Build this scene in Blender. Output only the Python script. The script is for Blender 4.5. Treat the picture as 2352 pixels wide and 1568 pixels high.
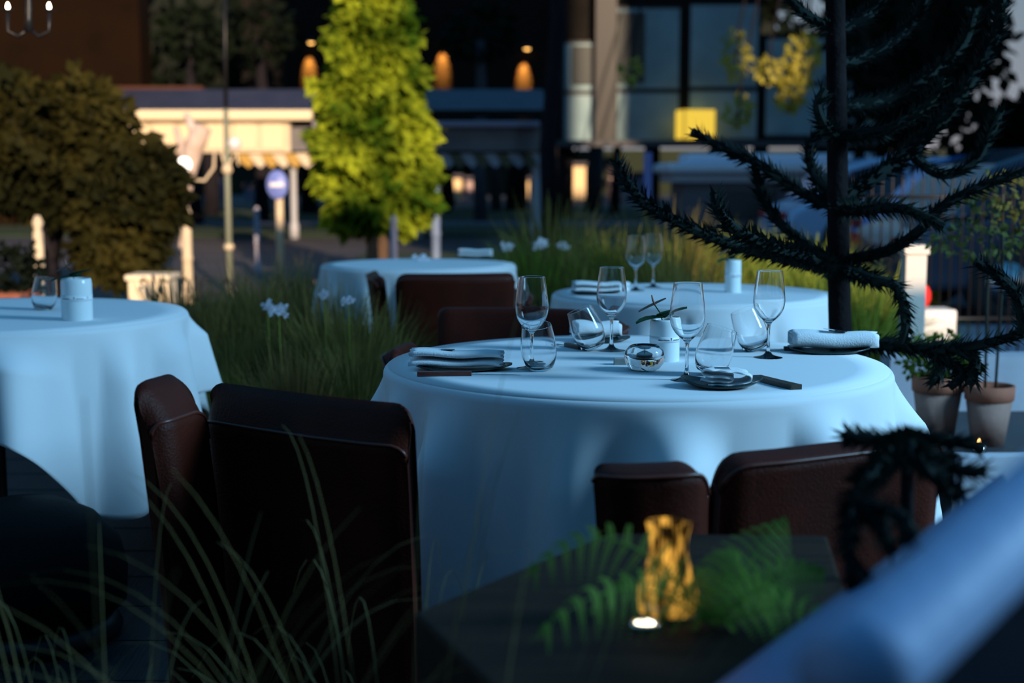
import bpy, math, random
from math import sin, cos, pi, sqrt, atan2, radians, hypot
from mathutils import Vector, Matrix

S = bpy.context.scene
for o in list(bpy.data.objects):
    bpy.data.objects.remove(o)
C = S.collection
# ------------------------------------------------------------------ camera, sky, sun, exposure
W_PX, H_PX, FPX, HOR = 2352.0, 1568.0, 3267.0, 400.0
TILT = math.atan((784 - HOR) / FPX)
CAMZ = 1.18
cd = bpy.data.cameras.new('camera')
cam = bpy.data.objects.new('camera', cd); C.objects.link(cam)
cam.location = (0, 0, CAMZ); cam.rotation_euler = (pi / 2 - TILT, 0, 0)
cd.sensor_width = 36; cd.lens = FPX * 36 / W_PX; cd.clip_start = .05; cd.clip_end = 400
cd.dof.use_dof = True; cd.dof.focus_distance = 3.05; cd.dof.aperture_fstop = 2.8; cd.dof.aperture_blades = 0
S.camera = cam

wd = bpy.data.worlds.new('sky'); S.world = wd; wd.use_nodes = True
nt = wd.node_tree; nt.nodes.clear()
wo = nt.nodes.new('ShaderNodeOutputWorld'); bg = nt.nodes.new('ShaderNodeBackground')
tc = nt.nodes.new('ShaderNodeTexCoord'); sp = nt.nodes.new('ShaderNodeSeparateXYZ'); rp = nt.nodes.new('ShaderNodeValToRGB')
nt.links.new(tc.outputs['Generated'], sp.inputs[0]); nt.links.new(sp.outputs['Z'], rp.inputs[0])
rp.color_ramp.elements[0].position = 0.0; rp.color_ramp.elements[0].color = (.50, .48, .52, 1)
rp.color_ramp.elements[1].position = 0.55; rp.color_ramp.elements[1].color = (.05, .28, .60, 1)
e = rp.color_ramp.elements.new(.18); e.color = (.24, .42, .56, 1)
nt.links.new(rp.outputs[0], bg.inputs[0]); bg.inputs[1].default_value = 0.62
nt.links.new(bg.outputs[0], wo.inputs[0])

SUN_DIR = Vector((-.30, 1, -.27)).normalized()
sl = bpy.data.lights.new('sun', 'SUN'); sl.energy = 7.0; sl.color = (1, .73, .48); sl.angle = radians(.6)
so = bpy.data.objects.new('sun', sl); C.objects.link(so)
so.rotation_euler = SUN_DIR.to_track_quat('-Z', 'Y').to_euler(); so.location = (6, -20, 12)
# cool daylight falling in over the wall behind, from the open sky to the right of the terrace
def area(name, loc, target, size, energy, col):
    l = bpy.data.lights.new(name, 'AREA'); l.shape = 'RECTANGLE'; l.size, l.size_y = size; l.energy = energy; l.color = col
    o = bpy.data.objects.new(name, l); C.objects.link(o); o.location = loc
    o.rotation_euler = (Vector(target) - Vector(loc)).to_track_quat('-Z', 'Y').to_euler()
    return o
area('daylight', (5.1, 2.2, 3.0), (.1, 3.7, .6), (1.3, 1.8), 400, (.33, .67, .98))

S.view_settings.view_transform = 'Standard'; S.view_settings.look = 'None'
S.view_settings.exposure = 0.0; S.view_settings.gamma = 1.0; S.view_settings.use_curve_mapping = False
S.cycles.use_denoising = True; S.cycles.max_bounces = 10; S.cycles.transmission_bounces = 10
S.cycles.transparent_max_bounces = 12; S.cycles.sample_clamp_indirect = 4.0
S.cycles.caustics_refractive = False; S.cycles.caustics_reflective = False

# ------------------------------------------------------------------ helpers
def P(px, py, Y):
    dx, dy = (px - 1176) / FPX, (784 - py) / FPX
    d = Vector((dx, cos(TILT) + dy * sin(TILT), -sin(TILT) + dy * cos(TILT)))
    return Vector((0, 0, CAMZ)) + d * (Y / d.y)
def G(px, py, z):
    dx, dy = (px - 1176) / FPX, (784 - py) / FPX
    d = Vector((dx, cos(TILT) + dy * sin(TILT), -sin(TILT) + dy * cos(TILT)))
    return Vector((0, 0, CAMZ)) + d * ((z - CAMZ) / d.z)

MATS = {}
def mat(name, col, rough=.6, spec=.5, metal=0, col2=None, scale=8, bump=0, bscale=60, trans=0, ior=1.45, emit=None, es=0, coat=0, sheen=0, stretch=None, sss=0):
    if name in MATS: return MATS[name]
    m = bpy.data.materials.new(name); m.use_nodes = True; t = m.node_tree
    b = t.nodes['Principled BSDF']
    b.inputs['Base Color'].default_value = (*col, 1); b.inputs['Roughness'].default_value = rough
    b.inputs['Specular IOR Level'].default_value = spec; b.inputs['Metallic'].default_value = metal
    b.inputs['Transmission Weight'].default_value = trans; b.inputs['IOR'].default_value = ior
    b.inputs['Coat Weight'].default_value = coat; b.inputs['Sheen Weight'].default_value = sheen
    tc = t.nodes.new('ShaderNodeTexCoord'); mp = t.nodes.new('ShaderNodeMapping')
    t.links.new(tc.outputs['Object'], mp.inputs[0])
    if stretch: mp.inputs['Scale'].default_value = stretch
    if col2 is not None:
        n = t.nodes.new('ShaderNodeTexNoise'); n.inputs['Scale'].default_value = scale; n.inputs['Detail'].default_value = 4
        r = t.nodes.new('ShaderNodeValToRGB'); r.color_ramp.elements[0].color = (*col, 1); r.color_ramp.elements[1].color = (*col2, 1)
        r.color_ramp.elements[0].position = .35; r.color_ramp.elements[1].position = .65
        t.links.new(mp.outputs[0], n.inputs[0]); t.links.new(n.outputs[0], r.inputs[0]); t.links.new(r.outputs[0], b.inputs['Base Color'])
    if bump:
        n = t.nodes.new('ShaderNodeTexNoise'); n.inputs['Scale'].default_value = bscale; n.inputs['Detail'].default_value = 3
        k = t.nodes.new('ShaderNodeBump'); k.inputs['Strength'].default_value = bump; k.inputs['Distance'].default_value = .01
        t.links.new(mp.outputs[0], n.inputs[0]); t.links.new(n.outputs[0], k.inputs['Height']); t.links.new(k.outputs[0], b.inputs['Normal'])
    if emit:
        b.inputs['Emission Color'].default_value = (*emit, 1); b.inputs['Emission Strength'].default_value = es
    MATS[name] = m; return m
def leafmat(name, c1, c2, tl=.4, scale=3):
    if name in MATS: return MATS[name]
    m = bpy.data.materials.new(name); m.use_nodes = True; t = m.node_tree; t.nodes.clear()
    out = t.nodes.new('ShaderNodeOutputMaterial'); mx = t.nodes.new('ShaderNodeMixShader')
    d = t.nodes.new('ShaderNodeBsdfPrincipled'); d.inputs['Roughness'].default_value = .8; d.inputs['Specular IOR Level'].default_value = .12
    tr = t.nodes.new('ShaderNodeBsdfTranslucent')
    tc = t.nodes.new('ShaderNodeTexCoord'); n = t.nodes.new('ShaderNodeTexNoise'); n.inputs['Scale'].default_value = scale
    r = t.nodes.new('ShaderNodeValToRGB'); r.color_ramp.elements[0].color = (*c1, 1); r.color_ramp.elements[1].color = (*c2, 1)
    r.color_ramp.elements[0].position = .38; r.color_ramp.elements[1].position = .62
    t.links.new(tc.outputs['Object'], n.inputs[0]); t.links.new(n.outputs[0], r.inputs[0])
    t.links.new(r.outputs[0], d.inputs['Base Color']); t.links.new(r.outputs[0], tr.inputs['Color'])
    mx.inputs[0].default_value = tl
    t.links.new(d.outputs[0], mx.inputs[1]); t.links.new(tr.outputs[0], mx.inputs[2]); t.links.new(mx.outputs[0], out.inputs[0])
    MATS[name] = m; return m

class MB:
    def __init__(s): s.v = []; s.f = []
    def add(s, vs, fs):
        b = len(s.v); s.v += [tuple(x) for x in vs]; s.f += [tuple(i + b for i in f) for f in fs]; return s
    def box(s, lo, hi, M=None):
        x0, y0, z0 = lo; x1, y1, z1 = hi
        vs = [Vector(p) for p in ((x0, y0, z0), (x1, y0, z0), (x1, y1, z0), (x0, y1, z0), (x0, y0, z1), (x1, y0, z1), (x1, y1, z1), (x0, y1, z1))]
        if M: vs = [M @ v for v in vs]
        return s.add(vs, [(0, 3, 2, 1), (4, 5, 6, 7), (0, 1, 5, 4), (1, 2, 6, 5), (2, 3, 7, 6), (3, 0, 4, 7)])
    def tube(s, pts, rad, n=10, cap=True):
        pts = [Vector(p) for p in pts]; k = len(pts)
        if not isinstance(rad, (list, tuple)): rad = [rad] * k
        vs = []; up = Vector((0, 0, 1)); prev = None
        for i, p in enumerate(pts):
            t = (pts[min(i + 1, k - 1)] - pts[max(i - 1, 0)]).normalized()
            if prev is None:
                a = t.cross(up); a = a if a.length > .05 else t.cross(Vector((1, 0, 0)))
            else: a = prev - t * prev.dot(t)
            a.normalize(); prev = a; b = t.cross(a)
            for j in range(n):
                q = 2 * pi * j / n; vs.append(p + (a * cos(q) + b * sin(q)) * rad[i])
        fs = [(i * n + j, i * n + (j + 1) % n, (i + 1) * n + (j + 1) % n, (i + 1) * n + j) for i in range(k - 1) for j in range(n)]
        if cap: fs += [tuple(range(n - 1, -1, -1)), tuple((k - 1) * n + j for j in range(n))]
        return s.add(vs, fs)
    def lathe(s, prof, n=48, c=(0, 0, 0), M=None, closed=False, tight=0):
        if tight:
            q = [prof[0]]
            for a, b in zip(prof, prof[1:]):
                l = hypot(b[0] - a[0], b[1] - a[1])
                if l > tight * 2.5:
                    for t in (tight / l, 1 - tight / l): q.append((a[0] + (b[0] - a[0]) * t, a[1] + (b[1] - a[1]) * t))
                q.append(b)
            prof = q
        vs = []; c = Vector(c)
        for r, z in prof:
            for j in range(n):
                q = 2 * pi * j / n; p = Vector((r * cos(q), r * sin(q), z)); vs.append((M @ p if M else p) + c)
        k = len(prof); fs = []
        for i in range(k if closed else k - 1):
            i2 = (i + 1) % k
            for j in range(n): fs.append((i * n + j, i * n + (j + 1) % n, i2 * n + (j + 1) % n, i2 * n + j))
        if not closed:
            if prof[0][0] > 1e-5: fs.append(tuple(range(n - 1, -1, -1)))
            if prof[-1][0] > 1e-5: fs.append(tuple((k - 1) * n + j for j in range(n)))
        return s.add(vs, fs)
    def grid(s, rows, closed_u=False, flip=False):
        k, n = len(rows), len(rows[0]); vs = [p for r in rows for p in r]; fs = []
        for i in range(k - 1):
            for j in range(n if closed_u else n - 1):
                q = (i * n + j, i * n + (j + 1) % n, (i + 1) * n + (j + 1) % n, (i + 1) * n + j)
                fs.append(q[::-1] if flip else q)
        return s.add(vs, fs)
    def extr(s, poly, a, b):          # polygon of 2D points swept from a to b by callable maps
        n = len(poly); vs = [a(*p) for p in poly] + [b(*p) for p in poly]
        fs = [(i, (i + 1) % n, n + (i + 1) % n, n + i) for i in range(n)] + [tuple(range(n - 1, -1, -1)), tuple(range(n, 2 * n))]
        return s.add(vs, fs)
    def leafq(s, c, d, side, w, l):
        a = c; b = c + d * l * .5 + side * w * .5; e = c + d * l; f = c + d * l * .5 - side * w * .5
        return s.add([a, b, e, f], [(0, 1, 2, 3)])
    def build(s, name, m, parent=None, smooth=True, bevel=0, sub=0, weld=False):
        me = bpy.data.meshes.new(name); me.from_pydata([tuple(v) for v in s.v], [], s.f); me.update()
        me.materials.append(m)
        if smooth: me.polygons.foreach_set('use_smooth', [True] * len(me.polygons))
        o = bpy.data.objects.new(name, me); C.objects.link(o)
        if parent: o.parent = parent
        if bevel:
            b = o.modifiers.new('bevel', 'BEVEL'); b.width = bevel; b.segments = 3; b.limit_method = 'ANGLE'; b.harden_normals = False
        if sub:
            u = o.modifiers.new('sub', 'SUBSURF'); u.levels = sub; u.render_levels = sub
        return o

def tag(o, label=None, cat=None, group=None, kind=None):
    if label: o['label'] = label
    if cat: o['category'] = cat
    if group: o['group'] = group
    if kind: o['kind'] = kind
    return o
def thing(name, label, cat, loc=(0, 0, 0), rz=0, group=None):
    o = bpy.data.objects.new(name, None); C.objects.link(o); o.empty_display_size = .05
    o.location = loc; o.rotation_euler = (0, 0, rz); return tag(o, label, cat, group)
def dup(root, loc, rz=0, label=None, group=None, scale=None, rot=None):
    r = root.copy(); C.objects.link(r); r.location = loc; r.rotation_euler = rot if rot else (0, 0, rz)
    if scale: r.scale = scale
    if label: r['label'] = label
    if group: r['group'] = group
    for ch in list(root.children):
        c = ch.copy(); C.objects.link(c); c.parent = r
        for g in list(ch.children):
            d = g.copy(); C.objects.link(d); d.parent = c
    return r
def struct(o): o['kind'] = 'structure'; return o

# ------------------------------------------------------------------ materials
M_cloth = mat('white_linen', (.80, .82, .84), .85, .2, bump=.06, bscale=900, sheen=.1)
M_nap = mat('napkin_linen', (.86, .88, .90), .85, .2, bump=.2, bscale=300, sheen=.2)
M_leather = mat('oxblood_leather', (.075, .012, .005), .5, .16, col2=(.042, .008, .004), scale=5, bump=.22, bscale=260)
M_leather_dk = mat('oxblood_leather_rear', (.028, .010, .008), .5, .4, col2=(.018, .008, .007), scale=4, bump=.2, bscale=260)
M_stitch = mat('leather_piping', (.10, .022, .012), .35)
M_black = mat('black_metal', (.012, .012, .014), .4, .5, metal=.3, bump=.05)
M_dkwood = mat('dark_stained_wood', (.016, .010, .006), .7, .15, col2=(.032, .018, .010), scale=5, stretch=(1, 14, 14), bump=.2, bscale=40)
M_redwood = mat('red_wood_handle', (.16, .045, .03), .4, col2=(.09, .025, .02), scale=30, stretch=(1, 8, 8))
M_brwood = mat('brown_wood_handle', (.035, .022, .015), .4, col2=(.06, .04, .025), scale=30, stretch=(1, 8, 8))
M_steel = mat('polished_steel', (.75, .78, .8), .18, metal=1, bump=.02)
M_plate = mat('dark_green_glaze', (.012, .03, .03), .25, .5, bump=.1, bscale=30)
M_glass = mat('clear_glass', (1, 1, 1), 0.0, .5, trans=1, ior=1.45)
M_porc = mat('white_porcelain', (.84, .88, .88), .18, .5, col2=(.80, .86, .87), scale=6)
M_ink = mat('black_ink', (.01, .012, .02), .5)
M_stone = mat('grey_stone', (.33, .33, .31), .7, col2=(.25, .26, .25), scale=40)
M_card = mat('card_paper', (.6, .64, .66), .7)

# ------------------------------------------------------------------ floor and ground
f = MB(); f.box((-9, -3, -.1), (2.1, 9.6, 0)); floor = struct(f.build('floor', mat('dark_floorboards', (.010, .009, .010), .6, .2, col2=(.018, .016, .018), scale=6, stretch=(8, .6, 1), bump=.3, bscale=20), smooth=False))
f = MB()
for i in range(40):
    y = -2 + i * .29; f.box((-9, y, .0), (2.1, y + .006, .0015))
struct(f.build('trim_1', mat('floor_gaps', (.004, .004, .004), .9), smooth=False))
f = MB(); f.box((-90, 9.6, -.2), (90, 120, -.02)); f.box((2.1, -3, -.2), (90, 9.6, -.02))
struct(f.build('street_ground', mat('paving', (.035, .033, .04), .8, col2=(.06, .055, .065), scale=1.2, bump=.2, bscale=9), smooth=False))
for i, (y0, y1, x0, x1) in enumerate(((27.5, 33, -40, 14), (36, 50, -40, 14), (18.5, 21.5, -2.2, 9))):
    f = MB(); f.box((x0, y0, -.02), (x1, y1, .015))
    struct(f.build('lawn', mat('lawn_grass', (.010, .025, .008), .9, col2=(.02, .045, .014), scale=3, bump=.5, bscale=40), smooth=False))
f = MB(); f.box((-40, 33, -.02), (14, 36, .01)); struct(f.build('park_path', mat('gravel_path', (.10, .095, .125), .9, col2=(.07, .07, .09), scale=5), smooth=False))

f = MB(); f.box((2.15, 5.8, -.03), (16, 11.2, -.004)); struct(f.build('pavement', mat('pale_paving', (.30, .29, .36), .8, col2=(.22, .215, .27), scale=2), smooth=False))
# unseen wall added behind the terrace, stepped to keep the low sun off the tables
M_wall = mat('dark_render', (.10, .09, .085), .85, col2=(.13, .12, .11), scale=3, bump=.2, bscale=30)
f = MB(); f.box((-26, -3.3, 0), (2.9, -3.0, 3.6)); f.box((2.9, -3.3, 0), (4.0, -3.0, 5.6)); f.box((4.0, -3.3, 0), (9, -3.0, 3.15)); struct(f.build('sun_blocker_wall', M_wall, smooth=False))
f = MB(); f.box((7.4, -6.5, 0), (14.7, -3.3, 19)); f.box((14.7, -6.5, 0), (16.9, -3.3, 11.8)); f.box((16.9, -6.5, 0), (34, -3.3, 19)); struct(f.build('sun_blocker_tower', M_wall, smooth=False))  # unseen blocks added to shade the street's right side, with a gap for sun

# ------------------------------------------------------------------ tables and cloths
def cloth(c, R, top, drop_mid, drop_cor, th0, seed, amp=.035, n=300, nf=17):
    rnd = random.Random(seed)
    ph = [rnd.uniform(0, 2 * pi) for _ in range(8)]
    def fold(q):
        return (.55 * cos(nf * q + ph[0] + .7 * sin(3 * q + ph[4])) + .35 * cos((nf - 6) * q + ph[1]) + .22 * cos((nf + 8) * q + ph[2]) + .18 * cos(5 * q + ph[3]))
    rows = []
    for k in range(9):
        r = R * (k / 8) * .985
        rows.append([Vector((r * cos(2 * pi * j / n), r * sin(2 * pi * j / n), top)) for j in range(n)])
    for k in range(1, 6):
        a = k / 5 * pi / 2; rr = .018
        rows.append([Vector(((R - .015 + rr * sin(a)) * cos(2 * pi * j / n), (R - .015 + rr * sin(a)) * sin(2 * pi * j / n), top - rr + rr * cos(a))) for j in range(n)])
    K = 30
    for k in range(1, K + 1):
        s = k / K; row = []
        for j in range(n):
            q = 2 * pi * j / n; u = abs(cos(2 * (q - th0))) ; cor = u ** 6
            drop = drop_mid + (drop_cor - drop_mid) * (u ** 3)
            e = min(1, s * 4.0) ** 1.2 * .8 + .2 * s
            r = R + .003 + s * .02 + e * amp * (fold(q) + .22) * (1 + .6 * s) + cor * s * .022
            r = max(r, R + .002)
            row.append(Vector((r * cos(q), r * sin(q), top - .018 - s * drop + .01 * s * fold(q))))
        rows.append(row)
    m = MB(); m.grid(rows, closed_u=True, flip=True)
    o = m.build('tablecloth', M_cloth); o.location = c
    so_ = o.modifiers.new('th', 'SOLIDIFY'); so_.thickness = .002; so_.offset = 1
    return o
def table(c, R, label, dome=False):
    t = thing('round_table', label, 'table', c, 0)
    m = MB(); m.lathe([(0, .715), (R - .02, .715), (R - .012, .72), (R - .012, .738), (R - .02, .742), (0, .742)], 64); m.build('tabletop', M_dkwood, t)
    m = MB(); m.lathe([(.045, .05), (.035, .1), (.032, .6), (.05, .68), (.14, .716)], 24); m.build('column', M_black, t)
    m = MB(); m.lathe([(.33, 0), (.34, .012), (.30, .035), (.12, .06), (.04, .075), (0, .075)], 48); m.build('foot', M_black, t)
    return t
MT = Vector((.283, 3.24, 0))
table(MT, .56, 'round table under the nearest white cloth, laid for four')
tag(cloth(MT, .572, .75, .40, .66, radians(-118), 4, amp=.055, nf=14), 'white linen cloth draped over the main laid table in the middle', 'tablecloth')
LT = Vector((-1.62, 4.38, 0))
table(LT, .58, 'round table under the white cloth at the left edge')
tag(cloth(LT, .60, .75, .24, .53, radians(-38), 9, amp=.055, nf=14), 'white linen cloth hanging to a point, left of the brown chair', 'tablecloth')
RT = Vector((.66, 5.15, 0))
table(RT, .50, 'round table under the white cloth behind the main table')
tag(cloth(RT, .512, .75, .36, .5, radians(-90), 14, amp=.04, nf=13), 'white linen cloth on the round table right behind the main one', 'tablecloth')
CT = Vector((-.45, 6.85, 0))
table(CT, .45, 'round table in the grasses behind the brown chair, farthest back')
tag(cloth(CT, .465, .75, .36, .48, radians(-70), 21, amp=.035, nf=13), 'pale cloth on the farthest back table among the tall grasses', 'tablecloth')

# ------------------------------------------------------------------ chairs
def panel(path, H, thick, zb, flare, slope=.05, r0=.05, r1=.05, nrm=1, n=28):
    """upholstered panel along a plan path; the outside (n positive) is the rear; the top slopes down to the rear"""
    pts = [Vector((p[0], p[1], 0)) for p in path]
    L = [0]
    for a, b in zip(pts, pts[1:]): L.append(L[-1] + (b - a).length)
    def at(t):
        d = t * L[-1]
        for i in range(len(pts) - 1):
            if d <= L[i + 1] + 1e-9:
                k = (d - L[i]) / max(1e-9, L[i + 1] - L[i]); return pts[i].lerp(pts[i + 1], k)
        return pts[-1]
    rows, pip = [], []
    for i in range(n + 1):
        t = i / n; t = .5 - .5 * cos(pi * t) if 0 < i < n else t
        p = at(t); dt = .04; d = (at(min(1, t + dt)) - at(max(0, t - dt))).normalized(); N = Vector((d.y, -d.x, 0)) * nrm
        s0 = t * L[-1]; s1 = (1 - t) * L[-1]; dz = 0
        if s0 < r0: dz += r0 - sqrt(max(0, r0 * r0 - (r0 - s0) ** 2))
        if s1 < r1: dz += r1 - sqrt(max(0, r1 * r1 - (r1 - s1) ** 2))
        edge = min(s0, s1); th = thick * min(1, .55 + .45 * min(1, edge / .03))
        h = H - dz
        prof = [(-th / 2, zb), (-th / 2, zb + .3 * (h - zb)), (-th / 2, zb + .7 * (h - zb)), (-th / 2, h - .02), (-th / 2 + .006, h - .006), (-th / 2 + .018, h),
                (0, h - slope * .28), (th * .3, h - slope * .7), (th / 2 - .004, h - slope), (th / 2 + .001, h - slope - .006), (th / 2, h - slope - .02),
                (th / 2, zb + .75 * (h - zb)), (th / 2, zb + .5 * (h - zb)), (th / 2, zb + .25 * (h - zb)), (th / 2, zb)]
        row = []
        for nn, z in prof:
            fl = flare * max(0, (z - zb) / (H - zb)) ** 2.2
            row.append(p + N * (nn + fl) + Vector((0, 0, z)))
        rows.append(row)
        fl = flare * ((h - slope - zb) / (H - zb)) ** 2.2
        pip.append(p + N * (th / 2 + fl + .0005) + Vector((0, 0, h - slope - .002)))
    m = MB(); k = len(rows[0]); m.grid(rows, closed_u=True)
    m.f.append(tuple(range(k))); m.f.append(tuple(n * k + j for j in range(k - 1, -1, -1)))
    q = MB(); q.tube(pip[1:-1], .0035, 6)
    return m, q
def chair(name, label, loc, rz, H=.86, rear=M_leather_dk, slope=.05, al=1.0):
    """faces +y, its back towards -y"""
    t = thing(name, label, 'chair', loc, rz)
    mats = M_leather
    def add(path, nm, **k):
        m, q = panel(path, **k); o = m.build(nm, mats, t)
        q.build('piping', M_stitch, o); return o
    bw = .235
    back = [(-bw + .47 * i / 12, -.03 - .035 * (1 - ((i - 6) / 6) ** 2)) for i in range(13)]
    add(back, 'backrest', H=H, thick=.055, zb=.12, flare=.05, slope=slope, r0=.045, r1=.03, nrm=1)
    for s in (-1, 1):
        pth = [(s * .265, -.02), (s * .285, .10 * al), (s * .285, .26 * al), (s * .275, .40 * al)]
        add(pth, 'side_panel', H=H - .015 if s < 0 else H - .10, thick=.055, zb=.12, flare=.045, slope=slope * .7, r0=.04, r1=.05, nrm=1 if s > 0 else -1)
    m = MB(); m.box((-.245, .0, .30), (.245, .42, .44)); m.build('seat', M_leather, t, bevel=.035)
    for sx in (-.22, .22):
        for sy in (.02, .38):
            m = MB(); m.tube([(sx, sy, .0), (sx, sy, .31)], [.014, .02], 10); m.build('leg', M_dkwood, t)
    return t
def tub_chair(label, back, wing, H, seat_c, seat_r, slope, lean, nb=1, nw=1, Hw=None, wr=(.03, .07), br=(.03, .03)):
    """paths as (px, Y) pairs along the crest; lean shifts the wing sideways towards its top"""
    c = Vector((seat_c[0], seat_c[1], 0)); t = thing('dining_chair', label, 'chair', c, 0)
    def pt(a): return (P(a[0], 1000, a[1]).x - c.x, a[1] - c.y)
    for nm, path, h, r0, r1, nn, ln in (('backrest', back, H, br[0], br[1], nb, 0), ('side_panel', wing, Hw or H, wr[0], wr[1], nw, lean)):
        m, q = panel([pt(a) for a in path], H=h, thick=.06, zb=.10, flare=.03, slope=slope, r0=r0, r1=r1, nrm=nn)
        for mm in (m, q):
            mm.v = [(v[0] + ln * max(0, (v[2] - .25) / (h - .25)) ** 1.8, v[1], v[2]) for v in mm.v]
        o = m.build(nm, M_leather, t); q.build('piping', M_stitch, o)
    m = MB(); M = Matrix.Rotation(seat_r, 4, 'Z'); m.box((-.18, -.17, .28), (.18, .17, .42), M); m.build('seat', M_leather, t, bevel=.035)
    for sx in (-.15, .15):
        for sy in (-.14, .14):
            v = M @ Vector((sx, sy, 0)); m = MB(); m.tube([(v.x, v.y, .0), (v.x, v.y, .29)], [.014, .02], 10); m.build('leg', M_dkwood, t)
    return t
tub_chair('brown leather tub chair in the left foreground, nearest the left cloth', [(512, 2.72), (625, 2.63), (760, 2.54), (880, 2.48), (960, 2.45)],
          [(385, 2.50), (412, 2.52), (450, 2.58), (496, 2.66)], .785, (-.36, 2.84), radians(-40), .068, -.075, Hw=.815)
tub_chair('dark leather tub chair seen at bottom right, before the main cloth', [(1625, 2.16), (1760, 2.20), (1900, 2.26), (2010, 2.31), (2120, 2.36)],
          [(1402, 2.10), (1470, 2.09), (1550, 2.10), (1612, 2.13)], .755, (.42, 2.45), radians(8), .012, -.02, wr=(.015, .045), br=(.045, .03))
chair('dining_chair', 'low brown leather chair on the far left side of the main table', (.0, 4.18, 0), radians(168), H=.78, slope=.03, al=.5)
chair('dining_chair', 'olive brown leather chair in front of the farthest cloth', (-.245, 5.95, 0), radians(8), H=.775, slope=.02)
t = thing('ottoman', 'round black ottoman half hidden at the foot of the left cloth', 'ottoman', (P(45, 1000, 3.55).x, 3.55, 0))
m = MB(); m.lathe([(0, .06), (.22, .06), (.25, .09), (.255, .17), (.24, .24), (.18, .31), (.10, .35), (0, .365)], 48); m.build('cushion', mat('black_leather', (.004, .004, .004), .7, .1, bump=.15, bscale=120), t)
m = MB(); m.lathe([(0, 0), (.23, 0), (.24, .02), (.22, .062), (0, .062)], 40); m.build('base', M_black, t)


# ------------------------------------------------------------------ glassware
def smooth_prof(pts, it=2):
    for _ in range(it):
        q = [pts[0]]
        for a, b in zip(pts, pts[1:]): q += [(a[0] * .75 + b[0] * .25, a[1] * .75 + b[1] * .25), (a[0] * .25 + b[0] * .75, a[1] * .25 + b[1] * .75)]
        q.append(pts[-1]); pts = q
    return pts
def wine_glass_mesh():
    out = [(0, 0), (.030, 0), (.0345, .001), (.0345, .0022), (.030, .0036), (.018, .0062), (.008, .011), (.0046, .02), (.0036, .035), (.0034, .055), (.0038, .075), (.0062, .083),
           (.014, .090), (.024, .099), (.0325, .112), (.0368, .127), (.0372, .140), (.0355, .160), (.0325, .183), (.0298, .205)]
    inn = [(.0290, .205), (.0317, .183), (.0347, .160), (.0364, .140), (.0359, .128), (.0316, .1135), (.0228, .101), (.0125, .0925), (.005, .0895), (0, .089)]
    rim = [(.02978, .2053), (.0296, .2056), (.0292, .2056), (.02902, .2053)]
    foot = [(0, 0), (.029, 0), (.0335, .0001), (.0343, .0004), (.0346, .0010), (.0343, .0016), (.0335, .0020)]
    body = smooth_prof([(.0335, .0020), (.026, .0034), (.016, .0058), (.008, .0105), (.0046, .02)] + out[8:])
    m = MB(); m.lathe(foot + body[1:] + rim + smooth_prof(inn), 64); return m
def tumbler_mesh():
    out = [(0, 0), (.022, 0), (.0265, .0015), (.031, .008), (.0365, .022), (.0392, .038), (.0392, .052), (.0370, .072), (.0345, .088), (.0328, .100)]
    inn = [(.0318, .100), (.0335, .088), (.0360, .072), (.0382, .052), (.0382, .039), (.0354, .024), (.029, .012), (.02, .0065), (0, .0055)]
    rim = [(.03278, .1003), (.0325, .1006), (.0321, .1006), (.03182, .1003)]
    m = MB(); m.lathe([(0, 0)] + smooth_prof(out[1:]) + rim + smooth_prof(inn), 64); return m
wg = wine_glass_mesh().build('wine_glass', M_glass)
def place(o, first, loc, rot, label, cat, group=None, scale=None):
    r = o if first else o.copy()
    if not first: C.objects.link(r)
    r.location = loc; r.rotation_euler = rot
    if scale: r.scale = scale
    return tag(r, label, cat, group)
TZ = .7506
for i, (px, py, lb) in enumerate(((1221, 847, 'stemmed wine glass at the left of the main table, behind a tumbler'), (1404, 806, 'stemmed wine glass standing at the back of the main table'),
        (1577, 874, 'nearest stemmed wine glass, just right of the white vase'), (1764, 822, 'stemmed wine glass at the right, beside the rolled napkin'))):
    place(wg, i == 0, G(px, py, TZ), (0, 0, i), lb, 'wine glass', 'wine glasses on the main table')
for px, py, lb in ((1460, 668, 'blurred wine glass on the table behind, left of a pair'), (1500, 660, 'blurred wine glass on the table behind, right of a pair')):
    place(wg, False, G(px, py, TZ), (0, 0, 0), lb, 'wine glass', 'wine glasses on the table behind')
tb = tumbler_mesh().build('tumbler', M_glass)
def tilt_place(first, px, py, ax, ay, lb, grp='leaning tumblers on the main table'):
    R = Matrix.Rotation(radians(ay), 3, 'Y') @ Matrix.Rotation(radians(ax), 3, 'X')
    zmin = min((R @ v.co).z for v in tb.data.vertices)
    low = min((R @ v.co for v in tb.data.vertices), key=lambda q: q.z)
    p = G(px, py, TZ); p = p - Vector((low.x, low.y, 0)) * .6; p.z = TZ - zmin + .0002
    return place(tb, first, p, R.to_euler(), lb, 'tumbler', grp)
tilt_place(True, 1236, 853, 12, -6, 'round tumbler at left, in front of the left wine glass')
tilt_place(False, 1352, 806, 0, -22, 'tumbler leaning left at the back of the main table')
tilt_place(False, 1640, 862, 2, 16, 'tumbler leaning right beside the nearest wine glass')
tilt_place(False, 1725, 808, 0, -20, 'tumbler leaning left beside the right wine glass')
tilt_place(False, 108, 712, 0, 8, 'dim glass beside the vase on the left table', 'tumbler on the left table')
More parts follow.
